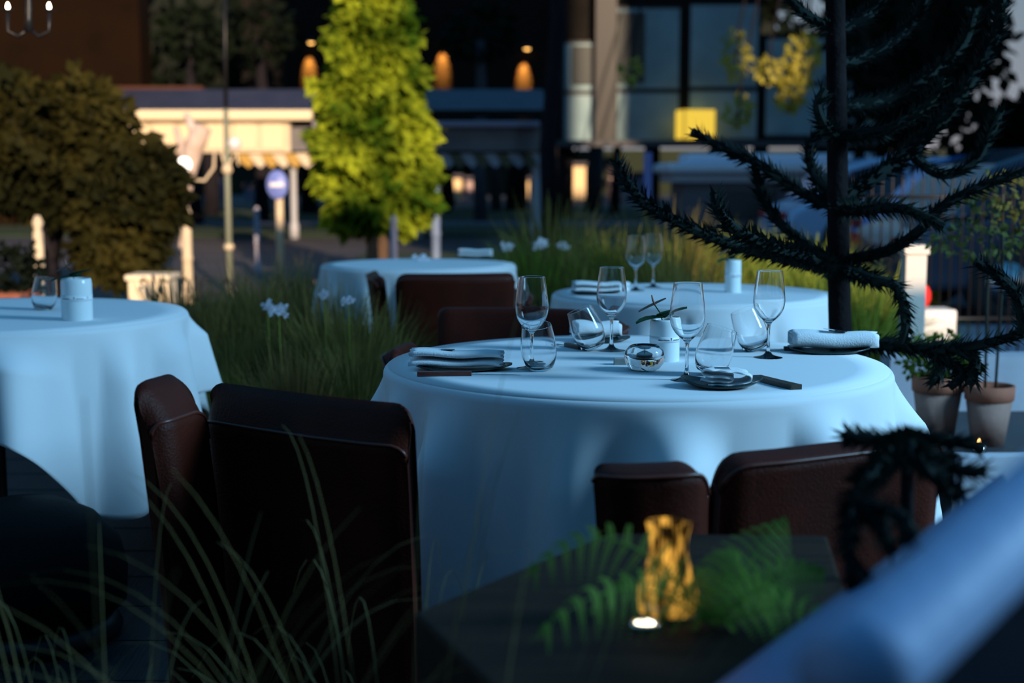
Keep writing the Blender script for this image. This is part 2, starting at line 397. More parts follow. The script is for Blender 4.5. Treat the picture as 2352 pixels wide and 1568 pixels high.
# candle bowl
m = MB(); m.lathe([(0, 0), (.020, 0), (.034, .006), (.0425, .018), (.0448, .031), (.041, .046), (.033, .055), (.0275, .0575), (.0255, .056), (.0285, .049), (.0325, .040), (.0325, .033), (.026, .028), (0, .0265)], 56)
t = thing('candle_bowl', 'round thick clear glass candle bowl with a small amber glint', 'candle holder', G(1480, 851, TZ))
m.build('bowl', M_glass, t)
m = MB(); m.lathe([(0, .0268), (.017, .0268), (.018, .028), (.018, .034), (0, .0345)], 32); m.build('wax', mat('candle_wax', (.75, .72, .66), .5, sss=1), t)
m = MB(); m.tube([(0, 0, .034), (.001, 0, .040)], .0008, 6); m.build('wick', M_ink, t)
# small salt block
o = MB().box((-.014, -.012, 0), (.014, .012, .016)).build('menu_block', M_stone, smooth=False, bevel=.001)
o.location = G(1424, 838, TZ); tag(o, 'little grey stone block left of the candle bowl', 'block')

def text_on_vase(txt, r, z, a0, size, parent, slope=0):
    cu = bpy.data.curves.new('text', 'FONT'); cu.body = txt; cu.size = size; cu.extrude = .0002; cu.offset = size * .035; cu.resolution_u = 2
    to = bpy.data.objects.new('text', cu); C.objects.link(to)
    dg = bpy.context.evaluated_depsgraph_get(); me = bpy.data.meshes.new_from_object(to.evaluated_get(dg))
    bpy.data.objects.remove(to)
    for v in me.vertices:
        a = a0 + v.co.x / r; rr = r + .0002 + v.co.z
        v.co = Vector((rr * sin(a), -rr * cos(a), z + v.co.y))
    me.materials.clear(); me.materials.append(M_ink)
    o = bpy.data.objects.new('lettering', me); C.objects.link(o); o.parent = parent
    return o
def vase(loc, label, r=.0345, h=.098, text=True, rz=0, flower=True, group=None):
    t = thing('flower_vase', label, 'vase', loc, rz, group)
    m = MB(); m.lathe([(0, 0), (r * .97, 0), (r, .003), (r, h * .86), (r * .97, h * .95), (r * .92, h), (r * .88, h), (r * .9, h * .9), (r * .9, .01), (0, .01)], 48)
    b = m.build('vessel', M_porc, t)
    if text:
        m = MB(); m.lathe([(r + .0002, h * .47), (r + .0004, h * .47), (r + .0004, h * .61), (r + .0002, h * .61)], 48, closed=True)
        bb = m.build('label_band', mat('band_white', (.9, .92, .93), .4), t)
        text_on_vase('Maison Decoret', r + .0006, h * .522, radians(-38), .0039, t)
        text_on_vase('Original Restaurant', r + .0006, h * .525, radians(20), .0027, t)
        for a in (12, 64):
            a = radians(a); m = MB(); rr = r + .0007
            def q(u, v): return Vector((rr * sin(a + u / rr), -rr * cos(a + u / rr), h * .54 + v))
            m.add([q(-.0013, .002), q(0, -.0035), q(.0013, .002), q(.0006, .004), q(-.0006, .004)], [(0, 1, 2, 3, 4)])
            m.add([q(-.0022, .0045), q(-.0008, .003), q(-.0004, .0048)], [(0, 1, 2)]); m.add([q(.0022, .0045), q(.0004, .0048), q(.0008, .003)], [(0, 1, 2)])
            m.build('emblem', M_ink, t)
    if flower:
        m = MB(); rnd = random.Random(3)
        def leaf(base, ang, L, Wd, lift, curl):
            rows = []
            d = Vector((cos(ang), sin(ang), 0)); s = Vector((-sin(ang), cos(ang), 0))
            for i in range(11):
                t_ = i / 10; w = Wd * sin(pi * min(1, t_ * .93 + .05)) ** .8 * (1 + .14 * sin(i * 2.6)); z = lift * t_ - curl * t_ * t_
                rows.append([base + d * (L * t_) + s * (w * k) + Vector((0, 0, z + abs(k) * Wd * .25)) for k in (-1, -.5, 0, .5, 1)])
            m.grid(rows)
        top = Vector((0, 0, h + .002))
        leaf(top + Vector((.0, 0, 0)), radians(190), .072, .022, .006, .018)
        leaf(top + Vector((-.02, 0, .004)), radians(-8), .070, .019, .022, .004)
        leaf(top, radians(250), .03, .012, .012, .01)
        leaf(top, radians(80), .03, .012, .015, .005)
        m.build('leaves', leafmat('vase_leaf', (.02, .06, .03), (.03, .09, .04), .25), t)
        m = MB(); m.tube([(0, 0, h - .03), (-.01, 0, h + .012), (-.024, 0, h + .032)], .0014, 8); m.build('stem', leafmat('vase_leaf', (.02, .06, .03), (.03, .09, .04)), t)
        m = MB(); rows = []
        for i in range(11):
            u = i / 10; w = .016 * sin(pi * (u * .9 + .06)) ** .7; c = Vector((-.062 + .064 * u, 0, h + .016 + .030 * u))
            rows.append([c + Vector((0, w * k, .003 * abs(k))) for k in (-1, -.5, 0, .5, 1)])
        m.grid(rows); m.build('spathe', leafmat('spathe', (.25, .13, .10), (.18, .16, .10), .2), t)
        m = MB(); m.tube([(-.024, 0, h + .032), (-.029, 0, h + .044), (-.032, 0, h + .056)], [.0022, .0026, .0014], 10); m.build('spadix', mat('spadix', (.42, .2, .16), .6, bump=.4, bscale=600), t)
    return t
VS = vase(G(1526, 829, TZ), 'white porcelain vase with a dark inscription and a red-brown anthurium', rz=radians(8))
vase(G(178, 735, TZ), 'larger white vase with leaves on the left table', r=.045, h=.125, rz=radians(-5))
vase(G(1683, 672, TZ), 'blurred white vase on the table behind the main one', r=.029, h=.12, rz=radians(20))

# ------------------------------------------------------------------ place settings
def plate(loc, a, b, rz, label, lift=.012):
    rows = []
    for side in (0, 1):
        R_ = []
        for k in range(11):
            s = k / 10; R_.append([Vector((a * s * cos(2 * pi * j / 64) * (1 + .06 * cos(2 * pi * j / 64)), b * s * sin(2 * pi * j / 64),
                                    (.0035 if side == 0 else 0) + lift * s ** 4 * (.35 + .65 * abs(cos(2 * pi * j / 64)) ** 2))) for j in range(64)])
        rows.append(R_)
    m = MB(); m.grid(rows[0] + rows[1][::-1], closed_u=True)
    o = m.build('dinner_plate', M_plate); o.location = loc; o.rotation_euler = (0, 0, rz)
    return tag(o, label, 'plate', 'dark plates laid with napkins')
def napkin(loc, L, path, rz, label, tagm=True, narrow=.9, th=.0026, rot=(0, 0), lift=0, zs=1.35):
    """path: list of (v, z) for the folded edge; swept along u for L"""
    t = thing('napkin', label, 'napkin', loc, rz, 'folded napkins'); t.rotation_euler = (rot[0], rot[1], rz)
    def sm(pts, it=3):
        for _ in range(it):
            q = [pts[0]]
            for a, b in zip(pts, pts[1:]): q += [(a[0] * .75 + b[0] * .25, a[1] * .75 + b[1] * .25), (a[0] * .25 + b[0] * .75, a[1] * .25 + b[1] * .75)]
            q.append(pts[-1]); pts = q
        return pts
    pp = sm(path)
    out, inn = [], []
    for i, p in enumerate(pp):
        a = pp[max(0, i - 1)]; b = pp[min(len(pp) - 1, i + 1)]; d = Vector((b[0] - a[0], b[1] - a[1])); d.normalize()
        n_ = Vector((-d.y, d.x)) * th / 2; out.append((p[0] + n_.x, p[1] + n_.y)); inn.append((p[0] - n_.x, p[1] - n_.y))
    loop = out + inn[::-1]; rows = []
    for k in range(17):
        u = k / 16; w = 1 - (1 - narrow) * u + .04 * sin(6 * u)
        rows.append([Vector(((u - .5) * L + .004 * sin(v * 200), v * w, max(z * (1 - .12 * u) + .0015 * sin(u * 9), .0006) + lift * u)) for v, z in loop])
    m = MB(); m.grid(rows, closed_u=True); k = len(loop)
    nb = len(pp)
    for e_ in (0, 16):
        for i in range(nb - 1):
            q = (e_ * k + i, e_ * k + i + 1, e_ * k + k - 2 - i, e_ * k + k - 1 - i); m.f.append(q if e_ else q[::-1])
    m.build('linen', M_nap, t); t.scale = (1, 1, zs)
    return t
flat = [(.036, .001), (-.036, .001), (-.040, .005), (-.034, .0085), (.030, .009), (.034, .0125), (.028, .016), (-.030, .0165), (-.036, .021), (-.030, .025), (.030, .0255), (.036, .020), (.030, .0165)]
def tagcard(parent, x, y, z, w, d, rz=0, lab=True, tilt=0):
    m = MB(); M = Matrix.Translation((x, y, z)) @ Matrix.Rotation(rz, 4, 'Z') @ Matrix.Rotation(tilt, 4, 'Y')
    m.box((-w / 2, -d / 2, 0), (w / 2, d / 2, .0006), M); o = m.build('name_tag', M_ink, parent, smooth=False)
    m = MB(); m.box((-w / 2 - w * .8, -d / 2, -.0002), (-w / 2, d / 2, .0004), M); m.build('paper_slip', M_card, o, smooth=False)
plate(G(1058, 850, TZ), .108, .055, radians(4), 'dark green glazed plate under the left napkin')
n1 = napkin(G(1050, 843, TZ + .006) + Vector((0, .0, 0)), .20, flat, radians(-4), 'white folded napkin on the left plate, black tag on top', narrow=.85)
n1.location.z = TZ + .0105; tagcard(n1, -.02, -.005, .0255, .03, .014, .1)
plate(G(1651, 890, TZ), .082, .058, radians(-10), 'dark curved plate at the front edge of the table', lift=.02)
fan = [(.030, .004), (-.015, .003), (-.050, .008), (-.058, .018), (-.048, .028), (.0, .031), (.030, .034), (.044, .030), (.042, .023), (.030, .0195), (-.010, .019), (-.022, .014), (-.012, .009), (.020, .0095), (.046, .012)]
n2 = napkin(G(1664, 888, TZ) + Vector((0, 0, .004)), .095, fan, radians(78), 'white loosely folded napkin on the front plate beside a knife', narrow=.8, zs=1.0)
n2.location.z = TZ + .006; tagcard(n2, -.01, .005, .0335, .018, .030, .2)
plate(G(1900, 811, TZ), .098, .05, radians(3), 'dark plate under the rolled napkin at right')
roll = [(.026, .0008), (-.020, .0008), (-.030, .010), (-.026, .024), (-.008, .031), (.014, .031), (.027, .022), (.026, .010), (.014, .0055), (-.012, .007), (-.020, .014), (-.014, .022), (.004, .025), (.017, .020)]
n3 = napkin(G(1913, 808, TZ), .205, roll, radians(-3), 'white rolled napkin with grey tag on the right plate', narrow=.88)
n3.location.z = TZ + .0105; tagcard(n3, .015, -.006, .031, .03, .02, .1, tilt=.1)
plate(G(1378, 786, TZ), .075, .045, radians(10), 'dark plate at the back behind the leaning tumbler')
n4 = napkin(G(1368, 782, TZ), .12, roll, radians(10), 'white rolled napkin at the back of the main table', narrow=1.05, rot=(0, 0)); n4.location.z = TZ + .0105
plate(G(1370, 677, TZ), .10, .055, radians(4), 'blurred dark plate on the table behind, at its left')
n5 = napkin(G(1380, 675, TZ), .2, flat, radians(3), 'blurred white napkin on the table behind, at its left'); n5.location.z = TZ + .0105
plate(G(1092, 594, TZ), .10, .055, 0, 'small dark plate on the farthest back table')
n6 = napkin(G(1092, 592, TZ), .17, flat, 0, 'thin pale napkin on the farthest back table'); n6.location.z = TZ + .0105

def knife(loc, rz, label, hm, bl=.10, hl=.088, curve=0, wd=1):
    t = thing('table_knife', label, 'knife', loc, rz, 'table knives')
    up, lo = [], []
    for i in range(13):
        u = i / 12; x = -hl * (1 - u); c = curve * (1 - u) ** 2; w = wd * (.0085 - .002 * u + .001 * sin(pi * u))
        up.append((x, c + w)); lo.append((x, c - w))
    poly = up + lo[::-1]
    m = MB(); m.extr(poly, lambda x, y: Vector((x, y, .001)), lambda x, y: Vector((x, y, .0115))); m.build('handle', hm, t, smooth=False, bevel=.0012)
    poly = [(0, .006), (bl * .5, .0075), (bl * .85, .004), (bl, -.005), (bl * .6, -.0055), (0, -.0055)]
    m = MB(); m.extr(poly, lambda x, y: Vector((x, y, .0015)), lambda x, y: Vector((x, y, .0035 if x > .001 else .005))); m.build('blade', M_steel, t, smooth=False)
    return t
knife(G(1083, 864, TZ), radians(2), 'knife with red-brown wooden handle before the left plate', M_redwood, bl=.105, hl=.116)
knife(G(1738, 873, TZ), radians(108), 'knife with dark curved handle right of the front napkin', M_brwood, bl=.03, hl=.15, curve=-.010, wd=1.5)
knife(G(1300, 797, TZ), radians(120), 'knife with golden brown handle behind the left tumbler', M_brwood, bl=.05, hl=.07)
knife(G(1800, 806, TZ), radians(178), 'dark knife pointing left from the rolled napkin', M_brwood, bl=.05, hl=.03)

# ------------------------------------------------------------------ plants: ornamental grasses
def grass_mesh(seed, nb, h, spread, w=.005, droop=.7, k=6):
    rnd = random.Random(seed); m = MB()
    for _ in range(nb):
        a = rnd.uniform(0, 2 * pi); r0 = rnd.uniform(0, spread * .3); L = h * rnd.uniform(.7, 1.25); ln = rnd.uniform(.2, 1.35)
        d = Vector((cos(a), sin(a), 0)); sd = Vector((-sin(a + rnd.uniform(-.5, .5)), cos(a), 0)); b = d * r0; vs = []
        for i in range(k + 1):
            t = i / k; z = L * (t - droop * .55 * ln * t * t * t); x = spread * ln * t ** 1.7
            ww = w * (1 - t) ** .6 * .5 + .0004
            c = b + d * x + Vector((0, 0, z)); vs += [c - sd * ww, c + sd * ww]
        m.add(vs, [(2 * i, 2 * i + 1, 2 * i + 3, 2 * i + 2) for i in range(k)])
    return m
M_gr = leafmat('grass_blade', (.16, .13, .035), (.42, .34, .10), .35, 2.2)
M_gr2 = leafmat('fresh_grass', (.16, .22, .03), (.55, .58, .10), .4, 2.5)
M_straw = leafmat('straw_grass', (.16, .13, .05), (.30, .24, .10), .3, 6)
M_gr3 = leafmat('brown_grass', (.22, .13, .045), (.40, .26, .09), .35, 3)
protos = []
for k, (mm, h, spd) in enumerate(((M_gr, .74, .42), (M_gr2, .62, .38), (M_gr3, .70, .42), (M_gr, .5, .4))):
    me = grass_mesh(50 + k, 1500, h, spd, .008)
    protos.append(me)
rnd = random.Random(12)
gp = []
PL = ['left of the far table', 'behind the brown chair', 'right of the back vase', 'along the hedge']
k = 0
def clump(x, y, kind, sc, rz, lb):
    global k
    if kind not in done:
        o = protos[kind].build('ornamental_grass', [M_gr, M_gr2, M_gr3, M_gr][kind], smooth=False); done[kind] = o
    else:
        o = done[kind].copy(); C.objects.link(o)
    o.location = (x, y, 0); o.rotation_euler = (0, 0, rz); o.scale = (sc, sc, sc)
    return tag(o, lb, 'grass', 'ornamental grass clumps between the tables')
done = {}
for row, (Y, x0, x1, n, sc) in enumerate(((4.9, -1.0, -.45, 3, .80), (5.5, -1.15, -.45, 4, .88), (6.2, -1.6, -.75, 4, .95), (7.5, -1.5, .0, 6, .92), (7.6, .1, 1.75, 8, 1.22), (8.5, -.1, 2.0, 8, 1.26), (6.7, .75, 1.75, 5, 1.12), (8.6, -1.3, -.2, 4, .80))):
    for i in range(n):
        x = x0 + (x1 - x0) * (i + .5) / n + rnd.uniform(-.06, .06); y = Y + rnd.uniform(-.15, .15)
        kd = rnd.choice((0, 0, 1, 2)) if row < 4 or row == 7 else rnd.choice((1, 1, 0, 1))
        s_ = sc * rnd.uniform(.90, 1.08)
        clump(x, y, kd, s_, rnd.uniform(0, 6),
              'ornamental grass clump in the swathe between the tables, left of the vase table' if x < .1 else 'green ornamental grass clump in the hedge behind the right-hand tables')
o = None
# fine grass added before the chair and main cloth, imitating reflected grass
gm = grass_mesh(91, 130, .98, .66, .0008, 1.1, 14)
for i, (x, y, rz, sc, lb) in enumerate(((-.42, 1.42, 0, 1.0, 'wispy stand-in for reflected grass before the brown chair, middle clump'), (-.12, 1.50, 2.2, 1.04, 'wispy stand-in for reflected grass before the hanging left side of the main cloth'))):
    if i == 0: wo_ = gm.build('reflected_grass', M_straw, smooth=False); q = wo_
    else: q = wo_.copy(); C.objects.link(q)
    q.location = (x, y, 0); q.rotation_euler = (0, 0, rz); q.scale = (sc, sc, sc); tag(q, lb, 'grass', 'wispy stand-ins for reflected grasses')
# white blooms over the grasses
M_bloom = mat('white_petals', (.85, .80, .86), .6)
def bloom_mesh(seed, r):
    rnd = random.Random(seed); m = MB()
    for _ in range(22):
        d = Vector((rnd.gauss(0, 1), rnd.gauss(0, 1), rnd.gauss(0, .6))).normalized() * r * rnd.uniform(.3, 1); c = d
        for a in range(5):
            an = a * 2 * pi / 5 + rnd.random(); e_ = Vector((cos(an), sin(an) * .4, sin(an) * .7)).normalized(); s = e_.cross(Vector((0, 1, .3))).normalized()
            m.leafq(c, e_, s, .010, .014)
    return m
bl = None
for i, (px, py, Y, s) in enumerate(((640, 712, 5.0, 1.0), (615, 703, 5.2, .7), (800, 690, 4.9, .7), (745, 676, 5.2, .6), (965, 598, 7.1, 1.1), (1165, 567, 8.0, 1.0), (1240, 562, 8.0, 1.2), (1292, 566, 8.1, 1.0), (900, 605, 7.2, .9))):
    t = thing('white_flower', ('large white blossom left of the brown chair, nearest the left table', 'small white blossom just left of the largest one', 'white blossom before the farthest pale cloth', 'small white blossom between the lone ones before the far cloth', 'white blossom right of the bright tree trunk', 'white blossom leftmost of the three above the right grasses', 'white blossom in the middle of the three above the right grasses', 'white blossom rightmost of the three above the right grasses', 'tiny white blossom right below the bright tree')[i], 'flower', P(px, py, Y), 0, 'white blossoms above the grasses'); t.scale = (s,) * 3
    z0 = P(px, py, Y).z
    bloom_mesh(i, .034).build('petals', M_bloom, t, smooth=False)
    m = MB(); m.tube([(0, 0, -z0 / s), (.01, 0, -z0 / s * .5), (0, 0, 0)], .002, 6); m.build('stalk', M_gr2, t)

# ------------------------------------------------------------------ trees
def crown(m, blobs, n, size, seed, core=None, spike=False):
    rnd = random.Random(seed)
    tot = sum(b[1] * b[3] for b in blobs)
    for c, rx, ry, rz in blobs:
        c = Vector(c)
        for _ in range(int(n * rx * rz / tot)):
            d = Vector((rnd.gauss(0, 1), rnd.gauss(0, 1), rnd.gauss(0, 1))).normalized(); r = rnd.uniform(.72, 1.05) * (1 + .17 * sin(d.x * 6 + d.z * 8 + seed) + .13 * sin(d.z * 17 + d.x * 9 + d.y * 6))
            p = c + Vector((d.x * rx * r, d.y * ry * r, d.z * rz * r))
            e_ = (d + Vector((rnd.gauss(0, .7), rnd.gauss(0, .7), rnd.gauss(0, .7) - .5))).normalized(); s = e_.cross(Vector((rnd.gauss(0, 1), rnd.gauss(0, 1), rnd.gauss(0, 1)))).normalized()
            l = size * rnd.uniform(.6, 1.4); m.leafq(p, e_, s, l * .62, l)
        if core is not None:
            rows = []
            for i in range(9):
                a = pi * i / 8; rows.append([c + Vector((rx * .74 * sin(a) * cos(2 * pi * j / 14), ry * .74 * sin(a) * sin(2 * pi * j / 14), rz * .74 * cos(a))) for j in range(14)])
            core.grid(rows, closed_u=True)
def tree(name, label, cat, base, blobs, n, size, seed, leafm, barkm, r=.15, th=2, corem=None, group=None):
    base = Vector(base); t = thing(name, label, cat, base, 0, group)
    bl_ = [(Vector(b[0]) - base, *b[1:]) for b in blobs]
    m = MB(); co = MB() if corem else None
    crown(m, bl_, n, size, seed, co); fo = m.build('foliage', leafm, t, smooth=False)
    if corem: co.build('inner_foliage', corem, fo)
    m = MB(); top = max(b[0].z for b in bl_); rnd = random.Random(seed)
    m.tube([(0, 0, 0), (rnd.uniform(-.05, .05), 0, th * .5), (rnd.uniform(-.1, .1), 0, th), (0, 0, top)], [r * 1.25, r, r * .85, r * .3], 12)
    m.build('trunk', barkm, t)
    return t
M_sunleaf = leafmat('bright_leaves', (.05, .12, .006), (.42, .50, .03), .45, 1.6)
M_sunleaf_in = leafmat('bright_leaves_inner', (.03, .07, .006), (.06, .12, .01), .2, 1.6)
M_bark = mat('bark', (.22, .13, .08), .85, col2=(.12, .07, .045), scale=5, stretch=(6, 6, 1), bump=.6, bscale=20)
M_bark_dk = mat('dark_bark', (.010, .009, .012), .9, .1, col2=(.018, .016, .022), scale=4, stretch=(6, 6, 1), bump=.5, bscale=20)
TY = 15.0
def pb(px, py, Y, rx, rz, ry=None): 
    s = Y / FPX; return (P(px, py, Y), rx * s, (ry or rx) * s, rz * s)
tree('leafy_tree', 'tall narrow tree with bright yellow-green sunlit leaves in the street', 'tree', P(866, 640, TY) * 1.0 - Vector((0, 0, P(866, 640, TY).z)),
     [pb(850, -20, TY, 75, 120), pb(855, 120, TY, 88, 110), pb(850, 240, TY, 105, 110), pb(860, 350, TY, 122, 105), pb(868, 440, TY, 118, 80), pb(800, 330, TY, 60, 90), pb(920, 400, TY, 65, 85), pb(835, 490, TY, 55, 40), pb(925, 480, TY, 48, 40)],
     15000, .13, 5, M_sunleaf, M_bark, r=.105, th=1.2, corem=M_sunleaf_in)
M_olive = leafmat('olive_leaves', (.014, .016, .004), (.055, .048, .010), .35, 1.3)
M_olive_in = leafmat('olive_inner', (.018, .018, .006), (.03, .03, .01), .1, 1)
LY = 11.0
tree('leafy_tree', 'broad dark olive tree at the left edge, before the pavilion', 'tree', (-3.6, LY, 0),
     [pb(60, 320, LY, 170, 130), pb(190, 280, LY, 90, 100), pb(250, 440, LY, 140, 110), pb(40, 420, LY, 90, 60), pb(350, 430, LY, 66, 100), pb(270, 570, LY, 90, 75)],
     9000, .11, 8, M_olive, M_bark_dk, r=.12, th=1, corem=M_olive_in)
# dark evergreens in the park and beyond
M_dkleaf = leafmat('dark_evergreen', (.002, .005, .003), (.006, .012, .005), .2, .5)
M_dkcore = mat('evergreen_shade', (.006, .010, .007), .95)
fg = MB(); 
def far_tree(px, Y, top_py, bot_py, rx, lb, seed, lm=M_dkleaf, n=2600, grp='dark park trees behind the pavilion'):
    c1 = (top_py + bot_py) / 2; hh = (bot_py - top_py) / 2
    b = P(px, 400, Y); b.z = 0
    tree('park_tree', lb, 'tree', b, [pb(px, c1, Y, rx, hh), pb(px - rx * .5, c1 + hh * .35, Y, rx * .7, hh * .6), pb(px + rx * .55, c1 + hh * .2, Y, rx * .7, hh * .65), pb(px, top_py + hh * .35, Y, rx * .6, hh * .45)],
         n, Y * .011, seed, lm, M_bark_dk, r=Y * 13 / FPX, th=max(1.5, P(px, bot_py, Y).z), corem=M_dkcore, group=grp)
FT = [(430, 46, -260, 330, 170, 'tall dark tree left of the lamp post, behind the roof'), (640, 60, -200, 340, 110, 'tall dark tree left of the bright tree'),
      (1030, 52, -260, 330, 150, 'tall dark tree between the two right wall lamps'), (60, 50, -260, 380, 230, 'tall dark tree at the far left corner'),
      (1280, 72, -260, 330, 120, 'tall dark tree behind the left grey windows'), (2105, 22, -330, 330, 150, 'big black evergreen in front of the sky at right'),
      (2335, 30, 260, 420, 90, 'low olive tree under the open sky at the right edge'), (1640, 62, -200, 300, 130, 'dark tree above the grey window wall'),
      (1930, 50, 40, 330, 120, 'dark tree behind the spiky trunk'), (850, 74, -250, 330, 120, 'dark tree behind the bright tree')]
for i, (px, Y, a, b, rx, lb) in enumerate(FT):
    far_tree(px, Y, a, b, rx, lb, 100 + i, lm=leafmat('olive_far', (.03, .035, .01), (.09, .09, .02), .3, .4) if px == 2310 else M_dkleaf, n=3400 if Y < 40 else 2200, grp=None)
# sunlit leaf sprays before the grey windows
for i, (px, py, rx, rz, n) in enumerate(((1842, 135, 36, 45, 240), (1690, 130, 26, 55, 130), (1815, 215, 24, 34, 170), (1695, 255, 24, 28, 100), (1765, 160, 22, 26, 70), (2000, 240, 26, 18, 36), (1445, 165, 22, 22, 36))):
    Y = 30; p = P(px, py, Y); t = thing('leaf_spray', ('largest spray of sunlit yellow leaves, left of the spiky trunk', 'long yellow leaf spray high on the third grey window', 'yellow leaf spray hanging just below the largest one', 'yellow leaf spray right above the square yellow lantern', 'small leaf spray between the two highest bright ones', 'thin leaf spray before the rightmost grey window', 'small leaf spray before the dark pane of the second window')[i], 'branch', p, 0, 'sunlit leaf sprays before the windows')
    m = MB(); crown(m, [((0, 0, 0), rx * Y / FPX, rx * Y / FPX, rz * Y / FPX)], n, .17, i); m.build('leaves', leafmat('yellow_leaves', (.35, .33, .05), (.55, .50, .10), .4, 1), t, smooth=False)
    m = MB(); m.tube([(0, 0, -.3), (.1, .3, .6), (.5, .6, 2.5), (1.2, .8, 5)], .025, 6); m.build('twig', M_bark_dk, t)
# park trunks seen under the roof
for i, (px, Y, w, top, lb) in enumerate(((1185, 47, 42, 250, 'dark straight trunk right of the bright tree'), (1268, 24, 38, 90, 'dark trunk left of the grey windows'), (1362, 46, 34, 330, 'grey-blue trunk under the windows'), (1105, 36, 28, 280, 'grey trunk under the pavilion roof'),
        (710, 43, 34, 250, 'dark trunk right of the no-entry sign'), (600, 36, 30, 280, 'dark trunk between lamp post and sign'), (1412, 43, 20, 300, 'thin dark trunk below the windows'), (450, 34, 26, 300, 'dark trunk behind the pale tree'), (1140, 46, 22, 280, 'thin far trunk under the roof'), (1025, 44, 20, 280, 'thin far trunk beside the bright tree'))):
    b = P(px, 400, Y); b.z = 0; zt = P(px, top, Y).z + 2; r = w * Y / FPX / 2; rr = random.Random(i)
    t = thing('park_tree', lb, 'tree', b)
    m = MB(); m.tube([(0, 0, 0), (rr.uniform(-.1, .1), 0, zt * .3), (rr.uniform(-.15, .15), 0, zt * .7), (0, 0, zt)], [r * 1.25, r, r * .9, r * .7], 12)
    m.build('trunk', mat('grey_bark', (.03, .035, .05), .85, col2=(.045, .05, .065), scale=4, bump=.4) if i in (2, 3, 8) else M_bark_dk, t)
    m = MB(); crown(m, [((0, 0, zt + .2), r * 5, r * 5, r * 4)], 300, .3, i); m.build('foliage', M_dkleaf, t, smooth=False)

# monkey puzzle (spiky conifer)
M_spk = leafmat('spiky_needles', (.006, .013, .013), (.012, .022, .018), .1, 4)
M_spkbark = mat('spiky_trunk', (.007, .005, .006), .9, .1, col2=(.013, .010, .011), scale=20, bump=.5, bscale=60)
def spiky(m, pts, r=.011, L=.022, step=.006, seed=0):
    rnd = random.Random(seed); pts = [Vector(p) for p in pts]
    def cr(a, b, c, d, t): return .5 * ((2 * b) + (c - a) * t + (2 * a - 5 * b + 4 * c - d) * t * t + (3 * b - a - 3 * c + d) * t ** 3)
    sm = []
    for i in range(len(pts) - 1):
        a = pts[max(0, i - 1)]; b = pts[i]; c = pts[i + 1]; d = pts[min(len(pts) - 1, i + 2)]
        for q in range(6): sm.append(cr(a, b, c, d, q / 6))
    sm.append(pts[-1]); n = len(sm)
    m.tube(sm, [r * (1 - .35 * i / n) for i in range(n)], 8)
    for a, b in zip(sm, sm[1:]):
        d = b - a; l = d.length; k = max(1, int(l / step)); t = d.normalized(); u = t.orthogonal().normalized(); v = t.cross(u)
        for i in range(k):
            c = a + d * (i / k)
            for _ in range(4):
                an = rnd.uniform(0, 2 * pi); o_ = u * cos(an) + v * sin(an); s = t.cross(o_); e_ = (o_ * .8 + t * .65).normalized()
                c2 = c + o_ * r * .7; m.add([c2 - s * r * .35, c2 + s * r * .35, c2 + e_ * L * rnd.uniform(.8, 1.2)], [(0, 1, 2)])
AY = 4.15
bx = P(1925, 600, AY); base = Vector((bx.x, AY, 0))
AR = thing('monkey_puzzle_tree', 'dark spiky monkey puzzle tree with upswept branches right of the main table', 'tree', base)
m = MB(); tp = [P(1935, 900, AY), P(1928, 700, AY), P(1925, 500, AY), P(1922, 250, AY), P(1918, 0, AY), P(1918, -150, AY)]
m.tube([Vector((base.x, AY, 0)) - base] + [p - base for p in tp], [.036, .035, .033, .031, .029, .028, .026], 14); m.build('trunk', M_spkbark, AR)
BR = [[(1925, 605, 0), (1800, 590, -.1), (1650, 550, -.2), (1500, 478, -.3), (1440, 420, -.35), (1415, 370, -.35)],
      [(1925, 480, 0), (1840, 440, .1), (1740, 375, .2), (1640, 330, .3), (1590, 300, .3)],
      [(1925, 610, 0), (1850, 560, .1), (1780, 500, .15), (1745, 430, .2), (1735, 380, .2)],
      [(1925, 600, 0), (2040, 575, -.1), (2110, 530, -.15), (2170, 470, -.2), (2260, 425, -.2), (2352, 395, -.2)],
      [(1925, 460, 0), (2020, 400, .05), (2110, 330, .1), (2190, 240, .1), (2250, 150, .1), (2290, 70, .1), (2300, -20, .1)],
      [(1925, 70, 0), (1860, 40, 0), (1810, -10, 0), (1790, -60, 0)], [(1925, 70, 0), (2000, 30, .1), (2040, -30, .1)],
      [(1925, 320, 0), (1890, 280, -.1), (1878, 240, -.1), (1895, 205, -.1)], [(1925, 310, 0), (2030, 300, -.1), (2120, 250, -.1), (2170, 180, -.1)],
      [(1925, 620, 0), (1850, 590, -.3), (1750, 560, -.5), (1660, 500, -.6), (1640, 440, -.6)],
      [(1925, 480, 0), (1990, 480, -.2), (2080, 480, -.3), (2170, 520, -.35)], [(1925, 150, 0), (2010, 120, .1), (2090, 60, .2), (2130, -20, .2)],
      [(1925, 460, 0), (1870, 400, .2), (1860, 330, .2), (1900, 300, .2)], [(1925, 610, 0), (2000, 640, -.2), (2060, 660, -.25), (2080, 740, -.3), (2070, 790, -.3)],
      [(1930, 800, 0), (2020, 792, -.2), (2110, 800, -.3), (2200, 800, -.4), (2280, 785, -.45), (2352, 765, -.5)],
      [(2110, 800, -.3), (2180, 830, -.35), (2210, 860, -.4), (2180, 890, -.4)], [(2200, 800, -.4), (2240, 830, -.4), (2230, 880, -.45)], [(2150, 800, -.35), (2160, 850, -.3), (2140, 880, -.3)],
      [(2352, 765, -.5), (2340, 690, -.5), (2300, 640, -.5), (2240, 600, -.5)], [(1925, 250, 0), (2060, 220, .2), (2200, 120, .3), (2240, 20, .3)], [(2090, 350, .1), (2160, 400, .1), (2240, 370, .1), (2300, 250, .1)]]
